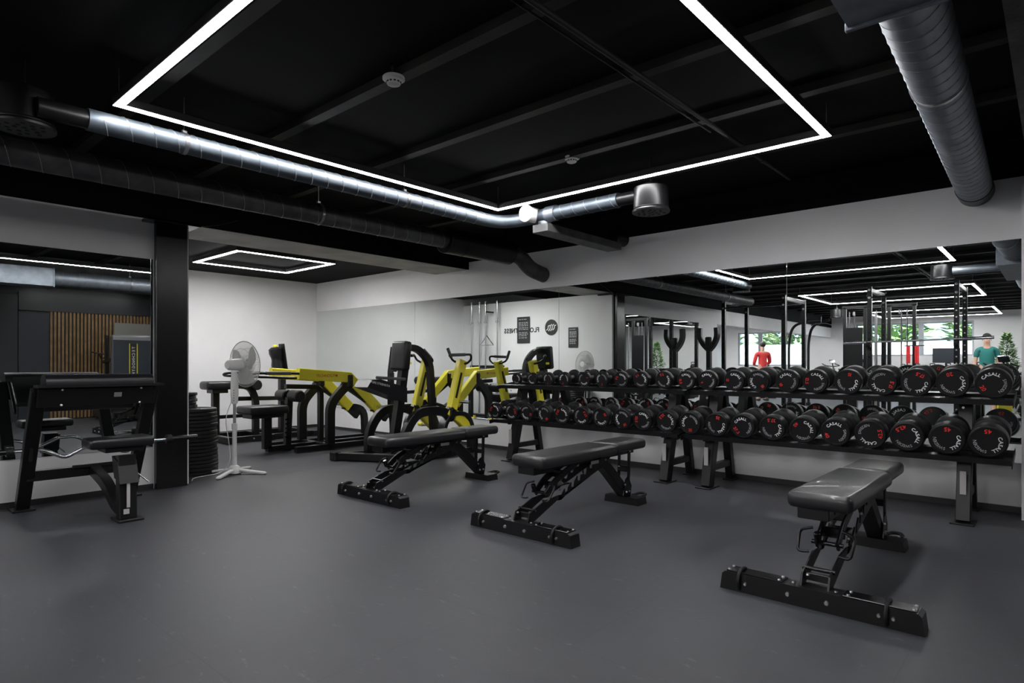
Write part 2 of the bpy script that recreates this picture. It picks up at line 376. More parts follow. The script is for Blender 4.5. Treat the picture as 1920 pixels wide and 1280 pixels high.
# ------------------------------------------------------------------ ducts
def helix(p0, p1, r, pitch, rad=.0035, n=18):
    p0 = Vector(p0); p1 = Vector(p1); ax = (p1-p0); L = ax.length; ax.normalize(); q = Vector((0,0,1)); u = ax.cross(q).normalized(); w = ax.cross(u)
    N = int(L/pitch*n); pts = []
    for i in range(N+1):
        t = 2*PI*i/n; pts.append(p0+ax*(L*i/N)+(u*math.cos(t)+w*math.sin(t))*r)
    return pts
def clamp_band(c, r, ax, parent, zc):
    mb = MB(); c = Vector(c); ax = Vector(ax)
    mb.lathe([(r+.001,-.012),(r+.005,-.012),(r+.005,.012),(r+.001,.012)], c, ax, 28)
    mb.tube([c+Vector((0,0,r)), Vector((c.x, c.y, zc))], .004, 6); mb.box(c+Vector((0,0,r+.012)), (.03,.03,.02))
    return mb.build('hanger', 'steel', parent)
# duct by the light: along Y, elbow, along X
d = thing('spiral_duct', 'bright silver spiral duct running beside the light and turning the corner', 'air duct', (-4.13, 1.03, 2.49))
P = fillet([(-4.13,1.03,2.49),(-4.13,4.52,2.49),(-2.79,4.52,2.49)], .28, 8)
MB().tube(P, .062, 28).build('pipe', 'galv_dull', d)
MB().tube(helix((-4.13,1.1,2.49),(-4.13,4.22,2.49), .062, .13), .0038, 4).build('seam', 'seam', d)
MB().tube(helix((-3.5,4.52,2.49),(-2.8,4.52,2.49), .062, .13), .0038, 4).build('seam', 'seam', d)
for y in (1.55, 3.3): clamp_band((-4.13, y, 2.49), .062, (0,1,0), d, HC)
MB().cyl((-4.13,.8,2.49),(-4.13,1.04,2.49), .054, 28).build('black_collar', 'black_metal', d)
MB().cyl((-2.8,4.52,2.49),(-2.62,4.52,2.49), .052, 28).build('black_collar', 'black_metal', d)
mb = MB().lathe([(.078,0),(.078,.01),(.070,.012),(.070,.17)], (-3.70,4.37,2.50), (0,1,0), 32); mb.build('end_cap', 'white_plastic', d)
MB().cyl((-3.56,4.52,2.49),(-3.45,4.52,2.49), .072, 28).cyl((-3.6,4.53,2.43),(-3.6,4.53,2.39), .06, 24).build('joint', 'galv', d)
f = thing('flat_duct', 'flat dark grey duct leading from the spiral duct to the wall', 'air duct', (-3.6, 5.1, 2.34))
MB().bb((-3.69,4.46,2.325),(-3.51,5.74,2.40), .004).build('channel', 'galv_old', f)
MB().tube(fillet([(-3.6,5.66,2.40),(-3.6,5.70,2.47),(-3.6,5.93,2.47)], .06, 6), .075, 24).build('elbow', 'black_metal', f)
# dark duct further left
d2 = thing('large_dark_duct', 'long dusty dark duct beside the black beam ending in a thick silencer', 'air duct', (-4.8, 1, 2.4))
MB().cyl((-4.8,-1.05,2.40),(-4.8,4.42,2.40), .088, 32).build('pipe', 'galv_old', d2)
MB().tube(helix((-4.8,-1.0,2.40),(-4.8,4.4,2.40), .088, .16), .003, 4).build('seam', 'seam', d2)
MB().cyl((-4.8,4.36,2.40),(-4.8,5.38,2.40), .138, 36, .006).lathe([(.138,0),(.142,0),(.142,.02),(.138,.02)], (-4.8,4.6,2.4), (0,1,0), 36).build('silencer', 'black_metal', d2)
MB().tube(fillet([(-4.8,5.36,2.40),(-4.78,5.55,2.38),(-4.74,5.68,2.24),(-4.72,5.93,2.19)], .1, 6), .092, 28).build('elbow', 'galv_old', d2)
for y in (0.2, 2.9): clamp_band((-4.8, y, 2.40), .088, (0,1,0), d2, HC)
# right duct with plenum box
d3 = thing('wide_spiral_duct', 'wide dark steel spiral duct running to the wall above the dumbbells', 'air duct', (-.45, 4, 2.43))
A, B = Vector((-.40,2.40,2.43)), Vector((-.48,5.80,2.43))
MB().cyl(A, B, .112, 40).build('pipe', 'galv', d3)
MB().tube(helix(A, B, .112, .105), .0032, 4).build('seam', 'seam', d3)
MB().cyl(B-Vector((0,.06,0)), (-.48,5.93,2.43), .118, 36).build('black_collar', 'black_metal', d3)
for y in (3.5,): clamp_band((-.427, y, 2.43), .112, (0,1,0), d3, HC)
bx = thing('plenum_vent_box', 'square grey sheet metal box joined to the wide spiral duct', 'air duct', (-.33, 1.5, 2.3))
MB().bb((-.56,.55,2.29),(-.17,2.44,2.56), .0).build('casing', 'galv', bx)
MB().cyl((-.4,-1.35,2.43),(-.4,.56,2.43), .112, 32).build('pipe', 'galv', bx)
MB().cyl((-1.15,.94,2.45),(-.55,.94,2.45), .062, 24).build('branch_pipe', 'galv', bx)
MB().bb((-.57,2.425,2.28),(-.16,2.445,2.57), .002).build('flange', 'galv', bx)
def diffuser(x, y, z, label):
    t = thing('ceiling_diffuser', label, 'air diffuser', (x, y, z), 'round black air diffusers')
    MB().lathe([(.142,.02),(.145,.03),(.140,.036),(.138,.20),(.13,.208),(.055,.208),(.055,.24)], (x,y,z), (0,0,1), 40).build('housing', 'black_metal', t)
    MB().lathe([(.126,0),(.150,0),(.152,.012),(.146,.022),(.126,.022)], (x,y,z), (0,0,1), 40).build('rim', 'black_metal', t)
    mb = MB().lathe([(.127,.008),(.127,.014)], (x,y,z), (0,0,1), 32)
    for q in range(18):
        a = q*2.4; r = .027*math.sqrt(q+.3)
        mb.lathe([(.011,-.003),(.014,.004),(.014,.01)], (x+r*math.cos(a), y+r*math.sin(a), z), (0,0,1), 10)
    mb.build('faceplate', 'rubber', t)
    MB().tube([(x,y,z+.24),(x,y,HC)], .012, 8).build('hanging_rod', 'black_metal', t)
diffuser(-4.28, .77, 2.40, 'round black air diffuser at the far left, beside the light corner')
diffuser(-2.50, 4.54, 2.34, 'round grey lit air diffuser below the light in front of the white wall')
diffuser(-1.28, .90, 2.34, 'round black air diffuser joined to the box duct, seen in the mirror')
diffuser(-4.12, -4.95, 2.25, 'round air diffuser hanging behind the power racks, seen in the mirror')
# conduits and smoke detectors
tag(MB().cyl((-1.73,-2,2.69),(-1.73,5.55,2.69), .016, 12).lathe([(.022,-.03),(.022,.03)],(-1.73,4.9,2.69),(0,1,0),12).build('ceiling_conduit','rib'), 'dark ceiling conduit crossing the ribs inside the light outline', 'conduit')
tag(MB().cyl((-1.80,-2,2.70),(-1.80,4.1,2.70), .006, 8).build('ceiling_cable','rib'), 'thin ceiling cable running just beside the dark conduit', 'cable')
def detector(x, y, z, label):
    t = thing('smoke_detector', label, 'smoke detector', (x, y, z), 'smoke detectors')
    MB().lathe([(.058,.05),(.062,.046),(.062,.034),(.055,.03)], (x,y,z), (0,0,1), 32).build('mounting_ring', 'offwhite', t)
    MB().lathe([(.0001,0),(.022,.0),(.036,.006),(.043,.02),(.05,.032)], (x,y,z), (0,0,1), 32).build('sensor_head', 'offwhite', t)
    mb = MB()
    for q in range(12):
        a = q*PI/6; mb.box((x+.0415*math.cos(a), y+.0415*math.sin(a), z+.016), (.004,.012,.008), (0,0,math.degrees(a)), 0)
    mb.build('vent_slots', 'black_ink', t)
    MB().bb((x-.012,y-.012,z+.05),(x+.012,y+.012,HC)).build('mounting_stem', 'rib', t)
detector(-2.81, 2.17, 2.67, 'pale smoke detector on the ceiling rib left of centre')
detector(-2.905, 4.0, 2.70, 'smaller looking pale smoke detector near the far light edge')
# ================================================================== ADJUSTABLE BENCHES (front bar at y=0, pads run to +y)
def make_bench():
    t = thing('weight_bench', '', 'weight bench', (0,0,0), 'flat adjustable benches')
    # front foot bar
    mb = MB(); poly = [(-.425,0),(.425,0),(.415,.075),(.40,.088),(-.40,.088),(-.415,.075)]
    mb.prism(poly, -.0, .095, lambda u, d, v: (u, d, v)); fb = mb.build('front_foot', 'black_metal', t, ang=20)
    for a, b in ((-.395,-.13),(.12,.395)): MB().bb((a,.006,.088),(b,.089,.094),.002).build('tread_plate', 'gloss_black', fb)
    mb = MB()
    for x in (-.105,.06): mb.bolt((x,0,.045),(0,-1,0),.011,.01)
    for x in (-.30,.262,.315): mb.bolt((x,0,.045),(0,-1,0),.009,.01)
    for x in (-.385,-.15,-.09,.09,.14,.385):
        for y in ((.02,.075) if abs(x) > .1 else (.03,)): mb.bolt((x,y,.094),(0,0,1),.0075,.005)
    mb.build('bolts', 'bolt', fb)
    for x in (-.33,.29):
        MB().tube([(x, .045+.062*math.cos(a), .052+.052*math.sin(a)) for a in [2*PI*i/20 for i in range(20)]], .009, 8, closed=True, up=(1,0,0)).build('tie_ring', 'rubber', t)
    # spine: two notched side plates
    mb = MB(); poly = [(.03,.088),(.10,.088),(.42,.215),(.92,.345),(1.0,.40),(1.0,.44),(.93,.44),(.86,.40),(.80,.40)]
    teeth = []
    for k in range(6):
        y = .74-k*.075; z = .385-k*.034; teeth += [(y+.03, z), (y+.022, z-.035), (y-.012, z-.035), (y-.012, z-.0)]
    poly += teeth+[(.22,.205),(.05,.145)]
    for sx in (-.062,.054): mb.prism(poly, sx, sx+.008, lambda u, d, v: (d, u, v))
    mb.bb((-.055,.09,.10),(.055,.11,.135)); mb.build('spine', 'black_metal', t, ang=15)
    MB().cyl((-.07,.10,.155),(.07,.10,.155),.010,12).build('cross_pin', 'gloss_black', t)
    MB().cyl((-.07,.24,.245),(.07,.24,.245),.011,12).build('cross_pin', 'gloss_black', t)
    MB().bb((-.052,.34,.25),(.052,.36,.30)).bb((-.052,.36,.27),(.052,.50,.278)).build('spine_web', 'gloss_black', t)
    mb = MB()
    for y, z in ((.10,.155),(.36,.255),(.62,.33),(.93,.39),(.97,.43)):
        for sg in (-1,1): mb.bolt((sg*.062,y,z),(sg,0,0),.0085,.008)
    mb.bolt((-.03,.04,.14),(0,0,1)); mb.build('bolts', 'bolt', t)
    # backrest brace: twin struts from the slider to the pad
    for sx in (-.046,.046):
        MB().bar([(sx,.235,.235),(sx,.33,.31),(sx,.62,.425)], .014, .05, .05).build('backrest_brace', 'black_metal', t)
    MB().bb((-.046,.40,.325),(.046,.425,.375)).build('brace_crossbar', 'gloss_black', t)
    MB().cyl((-.035,.22,.25),(-.035,.20,.30),.016,14,.003).build('release_knob', 'gloss_black', t)
    for sg in (-1,1):
        MB().tube([(sg*.064,.18,.21),(sg*.115,.17,.205),(sg*.122,.235,.295),(sg*.066,.25,.31)], .0075, 10, .025).build('carry_handle', 'black_metal', t)
    # rear leg and foot
    MB().bar([(0,.90,.40),(0,1.04,.30),(0,1.30,.07)], .085, .075, .08).build('rear_leg', 'black_metal', t)
    rf = MB(); rf.prism([(-.155,0),(.155,0),(.145,.055),(-.145,.055)], 1.25, 1.385, lambda u, d, v: (u, d, v)); rf.build('rear_foot', 'black_metal', t, ang=20)
    MB().tube(fillet([(.03,1.38,.05),(.05,1.46,.06),(.11,1.46,.06),(.12,1.38,.05)], .04, 5), .011, 8).build('foot_loop', 'rubber', t)
    for sx in (-.045,.045): MB().bar([(sx,1.30,.43),(sx,1.285,.08)], .010, .036, up=(0,1,0)).build('seat_strut', 'black_metal', t)
    mb = MB().bb((-.045,1.275,.25),(.045,1.31,.29)); mb.prism([(1.20,.08),(1.30,.05),(1.32,.14),(1.27,.22),(1.23,.2)], .05, .056, lambda u, d, v: (d, u, v)); mb.build('seat_adjuster', 'gloss_black', t)
    mb = MB()
    for y, z in ((1.29,.415),(1.285,.1),(1.24,.1),(1.22,.16)): mb.bolt((.056,y,z),(1,0,0),.008,.007)
    mb.build('bolts', 'bolt', t)
    # pads
    def pad(name, y0, y1, w0, z0, z1, m):
        mb = MB(); mb.box((0,(y0+y1)/2,(z0+z1)/2), (w0,y1-y0,z1-z0), bev=.030, seg=4); o = mb.build(name, m, t, ang=60); return o
    bp = pad('backrest', .09, .985, .285, .425, .505, 'bench_vinyl'); sp = pad('seat', 1.0, 1.44, .25, .43, .508, 'bench_vinyl')
    for o, y0, y1, w in ((bp,.09,.985,.285),(sp,1.0,1.44,.25)):
        mb = MB(); a = w/2-.016; P = fillet([(-a,y0+.016,.497),(a,y0+.016,.497),(a,y1-.016,.497),(-a,y1-.016,.497),(-a,y0+.017,.497)], .03, 4)
        mb.tube(P, .0035, 6); mb.build('piping', 'leather', o)
    MB().bb((-.10,.12,.375),(.04,.34,.43),.004).bb((-.045,.20,.395),(.045,.97,.428),.003).build('pad_frame', 'black_metal', t)
    MB().bb((-.045,1.03,.395),(.045,1.37,.432),.003).build('seat_frame', 'black_metal', t)
    MB().bb((.0625,.74,.375),(.0635,.84,.40),0).build('size_sticker', 'sticker', t)
    return t
b0 = make_bench()
for i, (x, y, lab) in enumerate(((-.83,2.97,'black padded flat bench nearest the biggest dumbbells, seen end on'),
                             (-2.60,2.99,'black padded flat bench in the middle of the three'),
                             (-4.18,2.96,'black padded flat bench in front of the yellow machines'))):
    o = b0 if i == 0 else copy_tree(b0)
    o.location = (x, y, 0); o['label'] = lab
# ================================================================== DUMBBELLS
UP = [968,997,1027,1057,1094,1128,1164,1201,1244,1286,1326,1376,1421,1476,1528,1589,1654,1717,1786,1862]
UT = [130,0,-100,-110,20,-90,160,130,105,190,200,175,-50,210,175,75,-15,65,105,211]
UK = ['1','1','2','2','3','5','7.5','7.5','7.5','12.5','9','12','10','10','12.5','15','17.5','17.5','20','20']
LP = [927,958,987,1020,1053,1089,1126,1166,1204,1249,1293,1343,1392,1447,1505,1566,1631,1700,1775,1852]
LT = [155,10,-15,-60,150,25,30,-65,175,130,-90,75,215,90,140,205,5,120,85,88]
LK = ['22.5','22.5','25','25','27.5','27.5','30','30','32.5','32.5','35','35','37.5','37.5','40','40','42.5','42.5','45','45']
TILT = 8
ORD = ['','second','third','fourth','fifth','sixth','seventh','eighth','ninth','tenth']
def place(i, n=20):
    if i < n/2: return 'first from the left end' if i == 0 else ORD[i]+' from the left end'
    k = n-1-i; return 'at the right end' if k == 0 else ORD[k]+' from the right end'
_dm = {}
def dumbbell(px, th, kg, D, hl, Yf, tray, i, tier):
    a = (px-CX)/F; ratio = (FWD[0]+a*RGT[0])/(FWD[1]+a*RGT[1]); X = ratio*Yf; R = D/2; L = 2*hl+.125
    t = math.radians(TILT); zf = tray+R; cy = Yf+L/2*math.cos(t); cz = zf+L/2*math.sin(t)
    lab = 'black dumbbell with red %s, %s of the %s rack tier' % (kg, place(i), tier)
    r = thing('dumbbell', lab, 'dumbbell', (0,0,0), 'dumbbells on the %s tier' % tier)
    key = (round(D,3), round(hl,3))
    for sg in (-1,1):
        y0 = sg*L/2; ax = (0,-sg,0)
        MB().lathe([(.0001,.0025),(R*.86,.0025),(R*.875,0),(R*.94,0),(R*.985,.004),(R,.012),(R,hl-.014),(R*.97,hl-.004),(R*.9,hl),(.02,hl+.001)], (0,y0,0), ax, 40).build('weight_head', 'dumbbell', r, ang=40)
    MB().lathe([(.019,-.066),(.019,-.05),(.0155,-.045),(.0175,0),(.0155,.045),(.019,.05),(.019,.066)], (0,0,0), (0,1,0), 14).build('handle', 'steel', r)
    key = (round(D,3), round(L,3))
    for nm, mt in (('brand_lettering','white_ink'),('country_lettering','grey_ink'),('weight_number','red_ink')):
        for sg in (-1,1):
            mb = MB()
            f = (lambda u, v, sg=sg: Vector((-sg*u if sg > 0 else u, sg*(L/2-.0016), v)))
            RR = R*.64
            if nm == 'brand_lettering': arc_text(mb, 'CASALL', R*.285, RR, 211, f, .022, .09)
            elif nm == 'country_lettering': arc_text(mb, 'SWEDEN', R*.26, RR, 86, f, 0, .07)
            else: text(mb, kg, R*.36, (lambda u, v, f=f: f(u, v-R*.62)), .02)
            mb.build(nm, mt, r, weld=False)
    r.rotation_mode = 'YXZ'; phi = th+180
    r.location = (X, cy, cz); r.rotation_euler = (t, -math.radians(phi-90), 0)
    return X
for i in range(20):
    u = i/19; dumbbell(UP[i], UT[i], UK[i], .135+.07*u**.8, .04+.035*u, 5.27, .868, i, 'upper')
    dumbbell(LP[i], LT[i], LK[i], .182+.036*u, .06+.06*u, 5.14, .480, i, 'lower')
# ================================================================== RACKS
def rack(xa, xb, ua, ub, label, seed):
    t = thing('dumbbell_rack', label, 'dumbbell rack', ((xa+xb)/2, 5.5, 0), 'two tier dumbbell racks')
    tl = math.radians(TILT)
    for (yf, z) in ((5.27,.868),(5.14,.480)):
        c = math.cos(tl); s_ = math.sin(tl); O = Vector((0, yf, z-.004))
        def q(y, zz): return (y*c-zz*s_+O.y, y*s_+zz*c+O.z)
        mb = MB()
        for (y0, y1, z0, z1) in ((.03,.095,-.045,-.006),(.235,.30,-.045,-.006)):
            poly = [q(y0,z0), q(y1,z0), q(y1,z1), q(y0,z1)]
            mb.prism(poly, xa, xb, lambda u, d, v: (d, u, v))
        for x in (xa, xb-.006):
            poly = [q(-.02,-.05), q(.36,-.05), q(.36,-.006), q(-.02,-.006)]
            mb.prism(poly, x, x+.006, lambda u, d, v: (d, u, v))
        n = 10
        for k in range(n):   # cross ties under each dumbbell
            x = xa+(xb-xa)*(k+.5)/n; poly = [q(.09,-.04), q(.24,-.04), q(.24,-.025), q(.09,-.025)]; mb.prism(poly, x-.02, x+.02, lambda u, d, v: (d, u, v))
        tr = mb.build('tray', 'black_metal', t, ang=15)
        mb = MB()
        for k in range(n*2):
            x = xa+(xb-xa)*(k+.5)/(n*2)
            for y in (.06,.27):
                yy, zz = q(y, -.006); mb.box((x, yy, zz+.0), (.02,.05,.004), (TILT,0,0), .001)
        mb.build('rubber_saddles', 'rubber', tr)
    for x in (ua, ub):
        fl = MB().bar([(x,5.30,.012),(x,5.52,.84)], .085, .10, up=(0,1,0)).build('front_leg', 'black_metal', t)
        MB().bb((x-.07,5.20,0),(x+.07,5.40,.012),.003).build('foot_plate', 'black_metal', fl)
        rl = MB().bar([(x,5.83,.012),(x,5.66,.84)], .07, .07, up=(0,1,0)).build('rear_leg', 'black_metal', t)
        MB().bb((x-.05,5.76,0),(x+.05,5.88,.012),.003).build('foot_plate', 'black_metal', rl)
        MB().bar([(x,5.34,.17),(x,5.80,.17)], .05, .06).bar([(x,5.26,.44),(x,5.76,.505)], .045, .05).build('side_brace', 'black_metal', t)
        MB().bb((x-.018,5.277,.20),(x+.018,5.286,.36),0).build('maker_sticker', 'sticker', t)
        MB().bolt((x,5.30,.80),(0,-1,0)).bolt((x,5.23,.47),(0,-1,0)).build('bolts', 'bolt', t)
    return t
rack(-2.53, -.225, -2.36, -.50, 'black two-tier rack holding the larger dumbbells, the nearer of two', 1)
rack(-4.88, -2.56, -4.70, -2.77, 'black two-tier rack holding the smaller dumbbells, the farther of two', 2)
# ================================================================== PREACHER CURL BENCH + EZ BAR
t = thing('preacher_curl_bench', 'black preacher curl bench with rolled arm pad against the left mirror', 'preacher curl bench', (-5.5,1.45,0))
for y in (1.045, 1.765):
    lg = MB().bar([(-5.86,y,.012),(-5.34,y,.92)], .065, .085, up=(0,1,0)).build('upright', 'black_metal', t)
    MB().bb((-5.955,y-.07,0),(-5.77,y+.07,.014),.003).build('foot_plate', 'black_metal', lg)
MB().bar([(-5.72,1.045,.27),(-5.72,1.765,.27)], .07, .075).bb((-5.68,1.32,.30),(-5.66,1.60,.325)).build('lower_crossbar', 'black_metal', t)
mb = MB(); mb.box((-5.31,1.405,.865), (.016,.75,.14), (0,18,0)); mb.box((-5.30,1.42,.945), (.13,.80,.02), (0,0,0)); ap = mb.build('front_plate', 'black_metal', t)
mb = MB()
for y in (1.17,1.67):
    for z in (.92,.81): mb.bolt((-5.295+ (z-.865)*.32,y,z),(1,0,.3),.009,.007)
mb.build('bolts', 'bolt', ap)
MB().box((-5.297,1.52,.875), (.003,.05,.035), (0,18,0), 0).build('maker_badge', 'grey_plastic', ap)
mb = MB(); prof = []
for k in range(15):
    a = PI*k/14; prof.append((.085*math.cos(a), .055*math.sin(a)))
prof += [(-.085,-.02),(.085,-.02)]
mb.sweep([(-5.33,1.07,.975),(-5.33,1.08,.975),(-5.33,1.74,.975),(-5.33,1.75,.975)], [(u,v) for u, v in prof]); pd = mb.build('arm_pad', 'leather', t)
for y in (1.10,1.73): MB().bar([(-5.35,y,.965),(-5.62,y,.70)], .02,.02).build('pad_support', 'black_metal', t)
mb = MB().box((-5.50,1.41,.88), (.36,.62,.05), (0,-42,0), .02, 3); mb.build('rear_pad', 'leather', t)
# strut from the crossbar to the seat foot
MB().bar([(-5.68,1.47,.27),(-5.40,1.47,.21),(-5.12,1.47,.07),(-4.93,1.47,.06)], .07, .075, .08).build('strut', 'black_metal', t)
st = MB().bar([(-4.93,1.47,.02),(-4.96,1.47,.46)], .075, .11, up=(0,1,0)).build('seat_post', 'black_metal', t)
mb = MB(); mb.prism([(-5.0,.30),(-4.87,.27),(-4.93,.42),(-5.05,.45)], 1.41, 1.53, lambda u, d, v: (u, d, v)); mb.build('post_gusset', 'black_metal', t)
MB().bb((-5.05,1.40,0),(-4.86,1.56,.018),.004).build('foot_plate', 'rubber', t)
MB().bb((-4.885,1.455,.10),(-4.878,1.475,.27),0).box((-4.872,1.45,.075),(.003,.035,.035),(0,0,0),0).box((-4.93,1.428,.36),(.03,.003,.03),(0,0,0),0).build('height_scale', 'sticker', t)
MB().tube([(-4.92,1.53,.33),(-4.90,1.60,.26)], .006, 8).build('adjuster_pin', 'chrome', t)
mb = MB().box((-4.97,1.43,.557), (.22,.40,.07), (0,0,0), .022, 3); s_ = mb.build('seat', 'leather', t, ang=60)
MB().bb((-5.08,1.33,.49),(-4.90,1.57,.52)).build('seat_bracket', 'black_metal', t)
for y in (1.045,1.765):
    MB().bar([(-5.62,y,.42),(-5.72,y,.42)], .05,.05).bar([(-5.58,y,.40),(-5.56,y,.50)], .02,.04).build('bar_hook', 'black_metal', t)
def ezbar(y0, y1, x, z, label):
    t = thing('curl_bar', label, 'curl bar', (x,(y0+y1)/2,z)); c = (y0+y1)/2
    pts = [(x,y0+.24,z),(x,c-.34,z),(x+.02,c-.20,z-.075),(x,c-.06,z),(x,c+.06,z),(x+.02,c+.20,z-.075),(x,c+.34,z),(x,y1-.24,z)]
    MB().tube(fillet(pts,.035,4), .014, 12).build('shaft', 'chrome', t)
    for a, b in ((y0,y0+.22),(y1-.22,y1)):
        MB().cyl((x,a,z),(x,b,z), .020, 16, .003).build('sleeve', 'gloss_black', t)
    for a in (y0+.23,y1-.23): MB().cyl((x,a-.022,z),(x,a+.022,z), .036, 18, .004).build('collar', 'rubber', t)
ezbar(.70, 2.21, -5.60, .475, 'chrome zigzag curl bar resting low behind the preacher curl bench')
# ================================================================== PLATES
for k in range(18):
    R_ = .222 if k > 5 else .232; z = .002+k*.0365
    ox, oy = random.uniform(-.008,.008), random.uniform(-.006,.006)
    x, y = -6.58+ox, 2.56+oy
    n = ['bottom one','second from the bottom','third from the bottom','fourth from the bottom','fifth from the bottom','sixth from the bottom','seventh from the bottom','eighth from the bottom','ninth from the bottom','ninth from the top','eighth from the top','seventh from the top','sixth from the top','fifth from the top','fourth from the top','third from the top','second from the top','top one']
    p = thing('weight_plate', 'large black weight plate beside the fan, %s of its stack' % n[k], 'weight plate', (x,y,z), 'big weight plates in the stack')
    MB().lathe([(.03,.004),(.07,.004),(.075,.010),(R_-.05,.010),(R_-.042,0),(R_-.006,0),(R_,.006),(R_,.028),(R_-.006,.0345),(R_-.042,.0345),(R_-.05,.026),(.075,.026),(.07,.0335),(.03,.0335),(.03,.004)], (x,y,z), (0,0,1), 40).build('disc', 'plate', p)
    MB().lathe([(.0265,.003),(.034,.003),(.034,.035),(.0265,.035),(.0265,.003)], (x,y,z), (0,0,1), 20).build('hub', 'steel', p)
for k in range(5):
    R_ = .13-.012*(k % 2); z = .002+18*.0365+.002+k*.031; x, y = -6.68, 2.50
    p = thing('small_weight_plate', 'small black weight plate on the big stack, %s' % ['lowest of five','second of five from below','middle of five','second of five from above','topmost of five'][k], 'weight plate', (x,y,z), 'small weight plates')
    MB().lathe([(.028,.0),(.06,.0),(R_-.03,.004),(R_-.02,0),(R_-.004,0),(R_,.005),(R_,.023),(R_-.004,.029),(R_-.02,.029),(.06,.028),(.028,.029),(.028,0)], (x,y,z), (0,0,1), 32).build('disc', 'plate', p)
    MB().lathe([(.0255,.0),(.03,.0),(.03,.03),(.0255,.03),(.0255,0)], (x,y,z), (0,0,1), 16).build('hub', 'steel', p)
# ================================================================== PEDESTAL FAN
fx, fy = -6.21, 2.81
t = thing('pedestal_fan', 'white pedestal fan standing beside the weight plates', 'fan', (fx,fy,0))
for a in (38, 128, 218, 308):
    ca, sa = math.cos(math.radians(a)), math.sin(math.radians(a))
    MB().bar([(fx+.03*ca,fy+.03*sa,.045),(fx+.31*ca,fy+.31*sa,.014)], .042, .022).ball((fx+.31*ca,fy+.31*sa,.014),.02,(1,1,.6)).build('base_leg', 'white_plastic', t)
MB().lathe([(.06,.0),(.062,.03),(.05,.06),(.034,.075),(.022,.08)], (fx,fy,.01)).build('base_hub', 'white_plastic', t)
MB().cyl((fx,fy,.07),(fx,fy,.50), .0215, 20).lathe([(.021,0),(.028,.002),(.028,.055),(.021,.06)],(fx,fy,.45)).build('lower_pole', 'white_plastic', t)
MB().cyl((fx,fy,.50),(fx,fy,.74), .0145, 16).build('inner_pole', 'grey_plastic', t)
cb = MB().lathe([(.018,0),(.032,.02),(.037,.10),(.036,.22),(.030,.30),(.02,.33)], (fx,fy,.70)).build('control_body', 'white_plastic', t)
mb = MB()
for k in range(5): mb.box((fx+.030,fy-.022,.84-.025*k), (.008,.010,.012), (0,0,-35))
mb.build('speed_buttons', 'grey_plastic', cb)
nrm = Vector((-.21,.976,.05)).normalized(); hub = Vector((fx+.02,fy+.055,1.10))
MB().lathe([(.0001,-.165),(.035,-.160),(.052,-.135),(.058,-.08),(.062,0.0),(.05,.012)], hub, nrm, 28).build('motor_housing', 'white_plastic', t)
u_ = nrm.cross(Vector((0,0,1))).normalized(); w_ = u_.cross(nrm)
def guard(name, sg):
    mb = MB(); base = hub+nrm*.045; Rg = .232
    for k in range(80):
        a = 2*PI*k/80; d = u_*math.cos(a)+w_*math.sin(a); pts = []
        for q in range(6):
            r = .05+(Rg-.05)*q/5; dep = sg*.055*math.sqrt(max(0,1-(r/Rg)**2)) if q < 5 else 0; pts.append(base+d*r+nrm*dep)
        mb.tube(pts, .0014, 3, up=nrm)
    for r in (Rg, .16, .09):
        dep = sg*.055*math.sqrt(max(0,1-(r/Rg)**2))
        mb.tube([base+(u_*math.cos(2*PI*k/48)+w_*math.sin(2*PI*k/48))*r+nrm*dep for k in range(48)], .004 if r == Rg else .0016, 6, closed=True, up=nrm)
    mb.build(name, 'offwhite', t, weld=False)
guard('rear_guard', -1); guard('front_guard', 1)
MB().lathe([(.0001,.075),(.05,.072),(.058,.062),(.05,.055)], hub+nrm*.03, nrm, 28).build('guard_badge', 'white_plastic', t)
MB().lathe([(.0001,.02),(.03,.015),(.035,-.01),(.03,-.03)], hub+nrm*.05, nrm, 20).build('blade_hub', 'white_plastic', t)
for k in range(3):
    a0 = 2*PI*k/3+.4; vs = []; fs = []; na, nr = 8, 5
    for i in range(nr+1):
        r = .03+.175*i/nr; half = .35+.35*math.sin(PI*(i+.6)/(nr+1))
        for j in range(na+1):
            tt = a0+half*(2*j/na-1)+.25*i/nr; vs.append(hub+nrm*(.045+.022*(2*j/na-1))+(u_*math.cos(tt)+w_*math.sin(tt))*r)
    for i in range(nr):
        for j in range(na): p = i*(na+1)+j; fs.append([p,p+1,p+na+2,p+na+1])
    mb = MB(); mb._add(vs, fs); mb._add([v+nrm*.0015 for v in vs], fs); mb.build('blade', 'blade', t, weld=False)
tag(MB().tube(fillet([(fx-.03,fy-.01,.75),(fx-.10,fy-.05,.55),(fx-.05,fy-.03,.30),(fx-.0,fy-.04,.12),(fx-.09,fy-.09,.012),(-6.24,2.42,.008),(-6.1,2.36,.008)],.08,6), .0035, 6).build('fan_cord','white_plastic'), 'thin white cord hanging from the pedestal fan to the floor', 'cord')
# ================================================================== YELLOW MACHINES
def arm(t, name, pts, w, h, m='yellow', up=(0,0,1), r=None): return MB().bar(pts, w, h, r, up, ch=.008).build(name, m, t)
